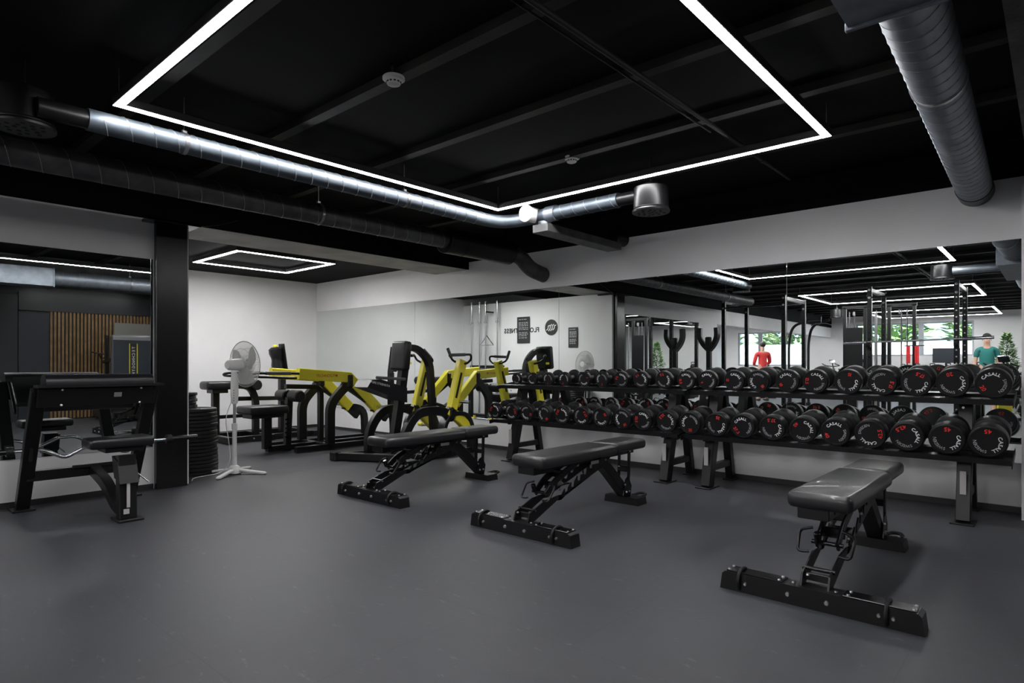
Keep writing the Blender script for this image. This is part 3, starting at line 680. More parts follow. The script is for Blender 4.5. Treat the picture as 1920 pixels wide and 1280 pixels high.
# seated pull machine (centre X -7.4)
t = thing('plate_loaded_pull_machine', 'black seated machine with long bent yellow arms, beside the far corner', 'strength machine', (-7.4,4.4,0))
for x in (-7.06,-7.75):
    a = MB(); sh = [(x,3.98,.985),(x,4.70,.93),(x,5.18,.48)]
    a.bar(sh, .085, .14, up=(0,0,1), ch=.008); ao = a.build('lever_arm', 'yellow', t)
    MB().tube([(x+.02,4.0,.985),(x+.04,3.9,.99),(x+.10,3.45,1.0),(x+.02,3.36,.985),(x-.10,3.42,.96),(x-.06,3.75,.94),(x-.02,4.02,.93)], .016, 10, .06).build('handle', 'black_metal', ao)
    MB().tube([(x+.09,3.52,.998),(x+.045,3.86,.992)], .021, 12).build('handle_grip', 'grip', ao)
    MB().bb((x-.055,4.66,.79),(x+.055,4.76,.97),.02).cyl((x-.065,4.71,.92),(x+.065,4.71,.92),.03,18,.003).build('pivot_bracket', 'black_metal', t)
    MB().bar([(x,4.74,.86),(x,4.60,.76),(x,4.43,.58),(x,4.43,.05)], .075, .11, .14).build('upright', 'black_metal', t)
    MB().bar([(x,4.62,.86),(x,5.0,.62),(x,5.32,.34)], .07, .09, .1).build('rear_strut', 'black_metal', t)
    MB().bar([(x,5.08,.50),(x,5.44,.46),(x,5.45,.05)], .07, .09, .18).build('rear_leg', 'black_metal', t)
    MB().bar([(x,3.95,.045),(x,5.5,.045)], .07, .07).build('base_rail', 'black_metal', t)
    MB().cyl((x,5.14,.52),(x+(.28 if x > -7.4 else -.28),5.14,.52), .024, 16, .003).build('plate_horn', 'chrome', t)
    MB().cyl((x,5.14,.52),(x+(.05 if x > -7.4 else -.05),5.14,.52), .06, 18, .004).build('horn_stop', 'yellow', t)
mb = MB(); text(mb, 'TECHNOGYM', .05, lambda u, v: Vector((-7.0165,4.36+u,.957+v)), .01); mb.build('maker_lettering', 'red_ink', t, weld=False)
MB().bar([(-7.8,4.43,.045),(-7.0,4.43,.045)], .07,.07).bar([(-7.8,5.5,.045),(-7.0,5.5,.045)], .07,.07).bar([(-7.4,3.75,.045),(-7.4,5.5,.045)], .08,.07).build('base_crossbar', 'black_metal', t)
MB().bar([(-7.4,4.5,.06),(-7.4,4.5,.80),(-7.4,4.0,.82)], .07, .06, .1).build('centre_mast', 'black_metal', t)
MB().box((-7.4,3.70,.54), (.40,.50,.10), (0,0,0), .03, 4).build('seat', 'leather', t, ang=60)
MB().bb((-7.52,3.50,.44),(-7.28,3.92,.49)).bar([(-7.4,3.75,.05),(-7.4,3.75,.46)], .08,.10,up=(0,1,0)).build('seat_frame', 'black_metal', t)
pp = MB().bar([(-7.40,4.02,.0),(-7.40,4.05,.68)], .075, .075, up=(0,1,0)).build('knee_post', 'black_metal', t)
mb = MB()
for k in range(5): mb.box((-7.36,4.0,.18+.055*k), (.012,.05,.02), bev=.002)
mb.build('adjuster_notches', 'gloss_black', pp)
for sg in (-1,1):
    MB().cyl((-7.40+sg*.045,4.06,.70),(-7.40+sg*.27,4.06,.70), .075, 24, .014).cyl((-7.40+sg*.262,4.06,.70),(-7.40+sg*.275,4.06,.70), .03, 16).build('knee_roller', 'leather', t)
# seated row machine (centre X -5.77)
t = thing('plate_loaded_row_machine', 'black row machine with upright yellow levers and a tall chest pad', 'strength machine', (-5.77,4.7,0))
c = MB().box((-5.77,4.56,1.20), (.27,.10,.34), (-6,0,0), .028, 4).build('chest_pad', 'leather', t, ang=60)
MB().bb((-5.70,4.60,1.10),(-5.65,4.625,1.13)).build('pad_badge', 'yellow', c)
MB().bar([(-5.77,4.60,1.30),(-5.77,4.80,1.30),(-5.77,5.0,1.14),(-5.77,5.06,.30)], .075, .075, .16).build('curved_mast', 'black_metal', t)
MB().bar([(-5.77,4.60,1.06),(-5.77,4.52,.55),(-5.77,4.42,.04)], .085, .10, .1, up=(0,1,0)).build('pad_column', 'black_metal', t)
mb = MB(); mb.prism([(4.0,.85),(4.06,.93),(4.18,.935),(4.55,.83),(4.55,.66)], -5.90, -5.64, lambda u, d, v: (d, u, v)); s_ = mb.build('seat', 'leather', t, ang=20)
mb = MB(); text(mb, 'PURE STRENGTH', .034, lambda u, v: Vector((-5.638,4.17+u,.885-u*.22+v)), .01); mb.build('maker_lettering', 'white_ink', s_, weld=False)
MB().tube([(-5.64,4.12,.955),(-5.62,4.5,.93)], .017, 12).build('foot_bar', 'grip', t)
for x, sg in ((-5.45,1),(-6.10,-1)):
    lv = MB().bar([(x,5.04,.46),(x,5.24,1.15)], .085, .12, up=(0,1,0), ch=.01).build('lever', 'yellow', t)
    MB().bar([(x+.046,5.10,.70),(x+.046,5.19,1.0)], .008, .03, up=(0,1,0)).build('rubber_strip', 'rubber', lv)
    MB().bar([(x,5.0,.56),(x,5.20,.44),(x,5.42,.24)], .085, .12, ch=.01).build('lower_lever', 'yellow', t)
    MB().bb((x+sg*.0-.06,4.99,.42),(x+.06,5.09,.60),.03).cyl((x-.07,5.04,.55),(x+.07,5.04,.55),.025,16,.003).build('pivot_bracket', 'black_metal', t)
    hp = [(x-.10*sg,5.10,1.29),(x-.15*sg,5.22,1.15),(x-.05*sg,5.25,1.11),(x+.08*sg,5.25,1.11),(x+.18*sg,5.22,1.16),(x+.20*sg,5.20,1.22),(x+.02*sg,5.00,1.21)]
    MB().tube(hp, .014, 10, .04).build('handle', 'black_metal', lv)
    MB().tube([hp[0],Vector(hp[0]).lerp(Vector(hp[1]),.75)], .019, 12).tube([Vector(hp[5]).lerp(Vector(hp[6]),.25),hp[6]], .019, 12).build('handle_grip', 'grip', lv)
    MB().bar([(x,4.35,.05),(x,4.34,.30),(x,4.52,.56),(x,4.9,.56),(x,5.06,.48)], .07, .10, .18).build('side_frame', 'black_metal', t)
    MB().bar([(x,4.92,.05),(x,4.92,.40),(x,5.06,.52),(x,5.30,.50),(x,5.40,.30),(x,5.40,.05)], .12, .05, .12).build('rear_frame', 'black_metal', t)
    MB().cyl((x,5.42,.30),(x+sg*.32,5.42,.30), .024, 16, .003).build('plate_horn', 'chrome', t)
    MB().cyl((x+sg*.28,5.42,.30),(x+sg*.37,5.42,.30), .03, 14, .004).bar([(x+sg*.30,5.42,.31),(x+sg*.30,5.42,.36)],.03,.03).build('spring_clip', 'yellow', t)
    MB().bar([(x,4.3,.045),(x,5.45,.045)], .07, .07).build('base_rail', 'black_metal', t)
MB().bar([(-6.24,3.98,.05),(-5.52,4.36,.05)], .09,.08).bar([(-6.22,4.0,.05),(-6.10,4.45,.05)], .07,.07).bar([(-6.15,4.45,.05),(-5.4,4.45,.05)], .08,.08).build('base_crossbar', 'black_metal', t)
MB().bar([(-6.15,5.06,.05),(-5.4,5.06,.05)],.08,.08).build('base_crossbar', 'black_metal', t)
MB().bb((-6.28,3.93,0),(-6.16,4.02,.10),.01).build('rubber_foot', 'rubber', t)
MB().tube([(-5.5,5.12,.56),(-5.72,5.06,.62),(-6.05,5.12,.56)], .02, 10, .05).build('linkage', 'black_metal', t)
# black machine against the far wall
t = thing('back_extension_machine', 'low black padded machine behind the fan against the far white wall', 'strength machine', (-9.0,4.2,0))
MB().bar([(-9.1,3.84,.05),(-9.1,3.84,.70)], .09,.09,up=(0,1,0)).build('front_post', 'black_metal', t)
MB().box((-9.05,3.86,.80), (.30,.42,.12), (0,0,0), .04, 4).build('arm_pad', 'leather', t, ang=60)
MB().bb((-9.15,3.74,.69),(-8.95,3.96,.745)).build('pad_bracket', 'black_metal', t)
MB().cyl((-9.05,4.30,.80),(-8.75,4.30,.80), .075, 24, .015).build('roller_pad', 'leather', t)
MB().bar([(-8.9,4.02,.80),(-8.9,4.25,.78),(-8.9,4.34,.60),(-8.9,4.34,.05)], .07,.09,.14).build('curved_post', 'black_metal', t)
MB().bar([(-9.1,3.84,.34),(-9.1,4.9,.34)], .06,.05).bar([(-9.0,4.1,.60),(-9.0,4.9,.58)], .06,.06).build('side_rail', 'black_metal', t)
MB().bar([(-9.3,3.78,.05),(-9.3,5.1,.05)],.08,.08).bar([(-8.6,3.86,.05),(-8.6,5.1,.05)],.08,.08).bar([(-9.35,3.80,.05),(-8.5,3.80,.05)],.08,.09).bar([(-9.35,5.1,.05),(-8.5,5.1,.05)],.08,.08).bar([(-9.3,4.4,.05),(-8.5,4.4,.05)],.08,.08).build('base_frame', 'black_metal', t)
mb = MB()
for y in (4.15,4.3,4.4): mb.bolt((-8.56,y,.05),(1,0,0),.012,.008)
mb.build('bolts', 'bolt', t)
MB().bar([(-9.1,4.86,.05),(-9.1,4.86,.95)], .09,.09,up=(0,1,0)).build('rear_post', 'black_metal', t)
mb = MB().lathe([(.05,0),(.085,.04),(.09,.12),(.075,.20),(.08,.24),(.10,.30),(.10,.37),(.06,.40)], (-9.10,4.80,.97), (0,-.14,1), 24)
mb.build('shaped_pad', 'leather', t)
MB().bar([(-9.06,4.90,.95),(-9.06,4.83,1.42)], .16,.02,up=(0,1,0)).build('back_plate', 'black_metal', t)
MB().lathe([(.03,0),(.035,.02),(.02,.035)], (-9.10,4.75,1.37), (0,-.14,1), 16).build('adjuster_knob', 'yellow', t)
# ================================================================== ALCOVE WALL: sign, posters, hanging bars
YW = 2.302
fw = lambda cx, cz: (lambda u, v: Vector((cx-u, YW+.003, cz+v)))
t = thing('wall_sign', 'black FLOW FITNESS lettering and round logo on the white alcove wall', 'wall sign', (-8.0,YW,1.75))
mb = MB(); WS = text(MB(), 'FLOW FITNESS', 1, fw(0,0), .035); text(mb, 'FLOW FITNESS', .93/WS, fw(-8.17,1.79), .035); mb.build('sign_lettering', 'black_ink', t, weld=False)
MB().lathe([(.155,0),(.155,.006),(.0001,.006)], (-7.40,YW,1.82), (0,1,0), 40).build('logo_disc', 'black_ink', t)
mb = MB()
for k in range(4):
    o = -.075+.05*k; pts = [Vector((-7.40-(o-.045), YW+.008, 1.82+.07-abs(o)*.4)), Vector((-7.40-(o+.0), YW+.008, 1.82+.03)), Vector((-7.40-(o-.005), YW+.008, 1.82-.02)), Vector((-7.40-(o+.04), YW+.008, 1.82-.075+abs(o)*.3))]
    mb.bar(fillet(pts,.04,4), .004, .018, up=(0,0,1), ch=.001)
mb.build('logo_waves', 'white_ink', t, weld=False)
def poster(x0, x1, z0, z1, label):
    t = thing('notice_sign', label, 'poster', ((x0+x1)/2, YW+.02, z0), 'black notices on the alcove wall')
    MB().bb((x0,YW+.008,z0),(x1,YW+.018,z1),.001).build('board', 'poster', t)
    mb = MB(); W = x1-x0; rows = [.9,.78,.72,.66,.58,.52,.40,.34,.28,.2]
    random.seed(3)
    for r in rows:
        n = random.choice((2,3)); x = x0+W*.14
        while x < x1-W*.2:
            wd = random.uniform(.1,.24)*W; wd = min(wd, x1-W*.12-x); z = z0+(z1-z0)*r
            mb.bb((x,YW+.0185,z-.006),(x+wd,YW+.0195,z+.007),0); x += wd+W*.05
    mb.build('print_lines', 'grey_ink', t)
poster(-8.27,-7.94,1.53,2.06,'tall black notice hanging over the wall lettering, seen in the mirror')
poster(-6.98,-6.77,1.42,1.80,'small black notice near the alcove wall end, seen in the mirror')
for x, lab in ((-9.50,'in the corner'),(-9.26,'second from the corner'),(-9.08,'third from the corner'),(-8.74,'nearest the lettering')):
    t = thing('barbell', 'upright steel barbell on the alcove wall, '+lab, 'barbell', (x,YW+.1,.12), 'barbells stored upright')
    MB().cyl((x,YW+.10,.5),(x,YW+.10,2.0), .0145, 12).build('shaft', 'steel', t)
    for a, b in ((.07,.50),(2.0,2.43)): MB().cyl((x,YW+.10,a),(x,YW+.10,b), .026, 16, .003).build('sleeve', 'chrome', t)
    for a in (.50,1.97): MB().cyl((x,YW+.10,a),(x,YW+.10,a+.03), .04, 18, .003).build('collar', 'chrome', t)
t = thing('barbell_holder', 'black floor holder under the upright barbells', 'barbell holder', (-9.1,YW+.1,0))
MB().bb((-9.62,YW+.02,0),(-8.62,YW+.18,.05),.004).build('base', 'black_metal', t)
MB().bb((-9.62,YW+.012,1.02),(-8.62,YW+.03,1.08),.003).build('wall_rail', 'black_metal', t)
t = thing('triangle_pulldown_bar', 'chrome triangle pulldown handle hanging beside the upright barbells', 'cable handle', (-8.95,YW+.2,1.5))
MB().tube([(-8.95,YW+.2,2.2),(-8.95,YW+.2,1.70)], .008, 8).build('strap', 'steel', t)
MB().tube([(-8.95,YW+.2,1.70),(-9.14,YW+.2,1.50),(-8.76,YW+.2,1.50),(-8.95,YW+.2,1.70)], .011, 8, .02).build('frame', 'chrome', t)
MB().bb((-8.97,YW,2.18),(-8.93,YW+.21,2.21)).build('hook', 'black_metal', t)
# ================================================================== ROOM BEHIND THE CAMERA (seen in the mirrors)
def power_rack(xl, xr, yf, yb, label):
    t = thing('power_rack', label, 'power rack', ((xl+xr)/2, (yf+yb)/2, 0), 'power racks')
    for x in (xl, xr):
        for y in (yf, yb):
            u = MB().bar([(x,y,0),(x,y,2.5)], .075, .075, up=(0,1,0)).build('upright', 'black_metal', t)
            mb = MB(); mk = 'bolt' if x == xr and xl > -3 else 'screen'
            for k in range(18):
                z = .35+.11*k; mb.cyl((x,y-.039,z),(x,y+.0385,z), .013, 8)
            mb.build('peg_holes', mk, u, weld=False)
            mb = MB()
            for z in (2.44,2.30): mb.lathe([(.022,0),(.022,.008),(.0001,.012)], (x,y+.038,z), (0,1,0), 14)
            mb.build('bolts', 'bolt', u)
        MB().bar([(x,yf,2.44),(x,yb,2.44)], .06,.07).bar([(x,yf,.05),(x,yb,.05)], .06,.07).build('side_rail', 'black_metal', t)
        MB().bar([(x,yf,.80),(x,yb,.80)], .03,.05).build('safety_arm', 'black_metal', t)
    MB().bar([(xl,yb,2.44),(xr,yb,2.44)], .07,.07).bar([(xl,yb,.05),(xr,yb,.05)], .07,.07).build('crossmember', 'black_metal', t)
    MB().cyl((xl,yf,2.30),(xr,yf,2.36), .016, 12).build('pull_up_bar', 'black_metal', t)
    return t
power_rack(-2.56,-1.28,-.80,-2.0,'black power rack with a bar racked across it, seen in the right mirror')
power_rack(-5.40,-4.16,-1.15,-2.45,'black power rack near the left wall opening, seen in the mirror')
def olympic(x0, x1, y, z, label, slope=0):
    t = thing('barbell', label, 'barbell', ((x0+x1)/2,y,z), 'barbells on the power racks')
    f = lambda x: (x, y, z+slope*(x-x0))
    MB().cyl(f(x0+.43), f(x1-.43), .0145, 12).build('shaft', 'steel', t)
    for a, b in ((x0,x0+.42),(x1-.42,x1)): MB().cyl(f(a), f(b), .026, 18, .003).build('sleeve', 'chrome', t)
    for a in (x0+.42, x1-.45): MB().cyl(f(a), f(a+.03), .04, 18, .003).build('collar', 'chrome', t)
olympic(-2.97,-.78,-.72,1.49,'steel barbell racked across the nearer power rack, seen in the mirror', .02)
for x in (-2.56,-1.28):
    j = MB().bb((x-.03,-.76,1.40),(x+.03,-.66,1.455)).bb((x-.03,-.68,1.40),(x+.03,-.66,1.50)).build('bar_hook', 'black_metal'); tag(j, 'black hook on the power rack upright holding the barbell, '+('farther' if x < -2 else 'nearer')+' upright', 'hook', 'bar hooks')
# cable tower
t = thing('cable_tower', 'tall multi station cable tower with steel guide rods, seen in the mirror', 'cable machine', (-2.9,-3.4,0))
for x in (-3.55,-3.15,-2.70,-2.25):
    MB().bar([(x,-3.3,0),(x,-3.3,2.35)], .065,.07,up=(0,1,0)).build('upright', 'black_metal', t)
for x in (-3.40,-2.98,-2.42):
    MB().cyl((x-.05,-3.25,.1),(x-.05,-3.25,2.25),.014,12).cyl((x+.05,-3.25,.1),(x+.05,-3.25,2.25),.014,12).build('guide_rods', 'chrome', t)
    MB().bb((x-.10,-3.33,.12),(x+.10,-3.22,.9),.004).build('weight_stack', 'black_metal', t)
for x in (-2.93,-2.80): MB().cyl((x,-3.2,.1),(x,-3.2,2.2),.028,14).build('pulley_column', 'steel', t)
MB().bar([(-3.6,-3.3,2.35),(-2.2,-3.3,2.35)], .07,.07).bar([(-3.6,-3.6,.04),(-2.2,-3.6,.04)], .10,.08).bar([(-3.6,-3.0,.04),(-2.2,-3.0,.04)], .10,.08).build('crossmember', 'black_metal', t)
for x in (-3.35,-2.5): MB().lathe([(.05,-.012),(.045,0),(.05,.012)], (x,-3.2,2.2), (1,0,0), 20).build('pulley', 'grey_plastic', t)
MB().bb((-3.52,-3.22,.4),(-3.18,-3.20,1.9),.002).build('shroud', 'black_metal', t)
for x, lab in ((-2.33,'left'),(-2.18,'right')):
    mb = MB(); n = 9; vs = []; fs = []
    for k in range(n+1):
        for q in range(7):
            u = q/6; vs.append((x-.035+.07*u, -3.12+.012*math.sin(u*9+k*.3), 1.48-.36*k/n+.0))
    for k in range(n):
        for q in range(6): p = k*7+q; fs.append([p,p+1,p+8,p+7])
    mb._add(vs, fs); mb._add([(a,b-.012,c) for a,b,c in vs], fs)
    tag(mb.build('towel', 'red_cloth', weld=False), 'red towel hanging on the cable tower, %s of two, in the mirror' % ('inner' if lab == 'left' else 'outer'), 'towel', 'red towels')
tag(MB().bar([(-2.4,-3.14,1.485),(-2.05,-3.14,1.485)], .02,.02).bar([(-2.25,-3.14,1.485),(-2.25,-3.26,1.485)],.02,.02).build('towel_rail','black_metal'), 'short black rail holding the two red towels', 'rail')
# fork armed press frame
t = thing('fork_arm_machine', 'black machine with two upright padded fork arms, seen in the mirror', 'strength machine', (-5.62,-.9,0))
MB().bar([(-5.62,-.9,.0),(-5.62,-.9,1.5)], .09,.10,up=(0,1,0)).build('mast', 'black_metal', t)
for sg in (-1,1):
    MB().bar([(-5.62,-.9,1.40),(-5.62+sg*.12,-.88,1.52),(-5.62+sg*.20,-.86,1.68),(-5.62+sg*.19,-.86,1.88)], .11,.09,.08).build('fork_arm', 'leather', t)
MB().box((-5.62,-.87,1.56), (.13,.09,.26), (0,0,0), .03, 3).build('centre_pad', 'leather', t)
MB().bar([(-5.95,-.9,.04),(-5.3,-.9,.04)], .1,.08).bar([(-5.62,-1.25,.04),(-5.62,-.55,.04)], .1,.08).build('base', 'black_metal', t)
# lat station with curved frame
t = thing('curved_frame_station', 'black station with a curved overhead tube and chrome bar, seen in the mirror', 'strength machine', (-5.2,-5.6,0))
for x in (-5.55,-5.05): MB().tube([(x,-5.9,0),(x,-5.9,1.7),(x+.12,-5.8,2.15),(x+.6,-5.6,2.25)], .035, 12, .3).build('curved_tube', 'black_metal', t)
MB().tube([(-4.9,-5.6,2.12),(-4.75,-5.6,2.18),(-4.55,-5.6,2.18),(-4.4,-5.6,2.12)], .012, 8, .05).tube([(-4.65,-5.6,2.18),(-4.65,-5.6,2.35)], .008, 8).build('pulldown_bar', 'chrome', t)
MB().bar([(-4.65,-5.6,2.27),(-5.0,-5.6,2.27)], .05,.05).build('top_arm', 'black_metal', t)
MB().bar([(-5.6,-5.9,.04),(-5.0,-5.9,.04)], .08,.08).bar([(-5.3,-5.9,.04),(-5.3,-4.9,.04)],.08,.08).build('base', 'black_metal', t)
MB().box((-5.3,-5.2,.5), (.35,.4,.09), (0,0,0), .025, 3).bar([(-5.3,-5.2,.05),(-5.3,-5.2,.46)],.07,.07,up=(0,1,0)).build('seat', 'leather', t)
# exercise bikes
def bike(x, y, rz, label, accent='yellow'):
    t = thing('exercise_bike', label, 'exercise bike', (0,0,0), 'exercise bikes')
    MB().bar([(-.25,-.5,.04),(.25,-.5,.04)],.07,.06).bar([(-.25,.5,.04),(.25,.5,.04)],.07,.06).bar([(0,-.5,.06),(0,.5,.06)],.06,.06).build('base', 'black_metal', t)
    MB().bar([(0,-.35,.06),(0,.0,.38),(0,.32,.95)], .06,.09,.1).bar([(0,.05,.35),(0,-.22,.85)],.05,.06).build('frame', 'black_metal', t)
    MB().lathe([(.05,-.012),(.20,-.010),(.235,-.016),(.235,.016),(.20,.010),(.05,.012)], (0,.36,.32), (1,0,0), 32).build('flywheel', accent, t)
    MB().box((0,-.26,.93), (.20,.27,.06), (4,0,0), .025, 3).bar([(0,-.22,.83),(0,-.25,.91)],.03,.03).build('saddle', 'leather', t)
    MB().tube([(-.22,.62,1.12),(-.24,.36,1.06),(0,.32,1.03),(.24,.36,1.06),(.22,.62,1.12)], .016, 10, .06).bar([(0,.30,.9),(0,.34,1.05)],.04,.04,up=(0,1,0)).build('handlebar', 'black_metal', t)
    MB().bar([(.06,.0,.35),(.06,.12,.20)],.02,.03).bar([(.12,.12,.19),(.02,.12,.19)],.07,.02).bar([(-.06,.0,.35),(-.06,-.12,.50)],.02,.03).bar([(-.12,-.12,.51),(-.02,-.12,.51)],.07,.02).build('crank', 'steel', t)
    MB().box((0,.40,1.20), (.18,.03,.12), (-25,0,0)).bar([(0,.36,1.05),(0,.40,1.16)],.03,.02,up=(0,1,0)).build('console', 'screen', t)
    t.location = (x, y, 0); t.rotation_euler = (0,0,rz); return t
bike(-.62,-3.2,.4,'exercise bike with a yellow flywheel at the mirror edge')
bike(-4.2,-9.2,2.2,'dark exercise bike near the far wall, seen in the mirror','black_metal')
bike(-5.4,-10.4,2.4,'dark exercise bike beside the curved frame station, seen in the mirror','black_metal')
bike(-7.3,-9.0,2.6,'dark exercise bike before the far left window, seen in the mirror','black_metal')
# low storage rack with kettlebells along the far wall
t = thing('kettlebell_shelf', 'low dark shelf under the far window, seen in the mirror', 'shelf', (-2.4,-11.6,0))
MB().bb((-4.4,-11.85,.86),(-.7,-11.45,.90)).bb((-4.4,-11.85,.3),(-.7,-11.45,.34)).build('shelf_board', 'black_metal', t)
for x in (-4.35,-2.5,-.75):
    for y in (-11.8,-11.5): MB().bb((x-.03,y-.03,0),(x+.03,y+.03,.86)).build('leg', 'black_metal', t)
for k in range(9):
    x = -4.2+.4*k; s_ = .8+.05*k
    kb = thing('kettlebell', 'black kettlebell on the far shelf, %s along it' % ['first','second','third','fourth','fifth','sixth','seventh','eighth','last'][k], 'kettlebell', (x,-11.62,.90), 'kettlebells on the far shelf')
    MB().ball((x,-11.62,.90+.092*s_), .095*s_, (1,1,.97)).build('bell', 'rubber', kb)
    MB().tube([(x-.06*s_,-11.62,.90+.15*s_),(x-.07*s_,-11.62,.90+.24*s_),(x+.07*s_,-11.62,.90+.24*s_),(x+.06*s_,-11.62,.90+.15*s_)], .014, 8, .03).build('handle', 'black_metal', kb)
t = thing('television', 'dark screen standing by the far window, seen in the mirror', 'screen', (-2.6,-11.3,0))
MB().bb((-2.95,-11.25,1.15),(-2.25,-11.21,1.60),.005).build('display', 'panel_blue', t)
MB().bar([(-2.6,-11.26,0),(-2.6,-11.26,1.3)],.05,.05,up=(0,1,0)).bb((-2.85,-11.4,0),(-2.35,-11.1,.02)).build('stand', 'black_metal', t)
# plants
def leafy(name, x, y, z0, h, r, n, m, label, conical=False, leaf=.16, grp=None, trunk=None):
    t = thing(name, label, 'plant' if trunk is None else 'tree', (x,y,z0), grp)
    rnd = random.Random(int(abs(x)*100+n)); mb = MB()
    for k in range(n):
        zz = rnd.random(); rr = r*((1-zz)*.95+.05) if conical else r*math.sqrt(max(.05,1-(2*zz-1)**2))
        a = rnd.uniform(0,2*PI); q = rr*rnd.uniform(.35,1); c = Vector((x+q*math.cos(a), y+q*math.sin(a), z0+h*(.2+.8*zz)))
        d = Vector((math.cos(a),math.sin(a),rnd.uniform(-.4,.8))).normalized(); sd = d.cross(Vector((rnd.uniform(-.4,.4),rnd.uniform(-.4,.4),1))).normalized(); L = leaf*rnd.uniform(.6,1.3)
        nn = d.cross(sd)*L*.12
        mb._add([c, c+d*L*.45+sd*L*.22+nn, c+d*L, c+d*L*.45-sd*L*.22+nn, c+d*L*.5], [[0,1,4],[1,2,4],[2,3,4],[3,0,4]])
    mb.build('foliage', m, t, weld=False)
    if trunk: MB().cyl((x,y,z0),(x,y,z0+h*.7), trunk, 12).build('trunk', 'bark', t)
    else:
        MB().lathe([(.10,0),(.14,.22),(.125,.22),(.11,.02)], (x,y,z0)).build('pot', 'pot', t); MB().cyl((x,y,z0+.05),(x,y,z0+h*.6), .012, 8).build('stem', 'bark', t)
leafy('potted_fir', -1.02,-8.6,.75,1.15,.28,700,'leaf','small conical green plant near the far wall at the mirror edge',True,.10)
tag(MB().bb((-1.3,-8.85,.70),(-.72,-8.35,.75)).bb((-1.25,-8.8,0),(-1.2,-8.75,.7)).bb((-.82,-8.8,0),(-.77,-8.75,.7)).bb((-1.25,-8.45,0),(-1.2,-8.40,.7)).bb((-.82,-8.45,0),(-.77,-8.40,.7)).build('side_table','black_metal'), 'small black table under the conical green plant', 'table')
# people
def skin_mesh(name, J, E, m, parent, sub=2, sc_=1.0):
    me = bpy.data.meshes.new(name); me.from_pydata([j[0] for j in J], E, []); me.update()
    o = bpy.data.objects.new(name, me); COL.objects.link(o); sk = o.modifiers.new('Skin', 'SKIN'); sk.use_smooth_shade = True
    for i, j in enumerate(J):
        r = j[1]; me.skin_vertices[0].data[i].radius = (r[0]*sc_, r[1]*sc_) if isinstance(r, tuple) else (r*sc_, r*sc_)
        me.skin_vertices[0].data[i].use_root = (i == 0)
    ss = o.modifiers.new('Sub', 'SUBSURF'); ss.levels = sub; ss.render_levels = sub
    dg = bpy.context.evaluated_depsgraph_get(); me2 = bpy.data.meshes.new_from_object(o.evaluated_get(dg)); o.modifiers.clear(); o.data = me2
    me2.materials.clear(); me2.materials.append(M[m]); me2.name = name
    for p in me2.polygons: p.use_smooth = True
    o.parent = parent; return o
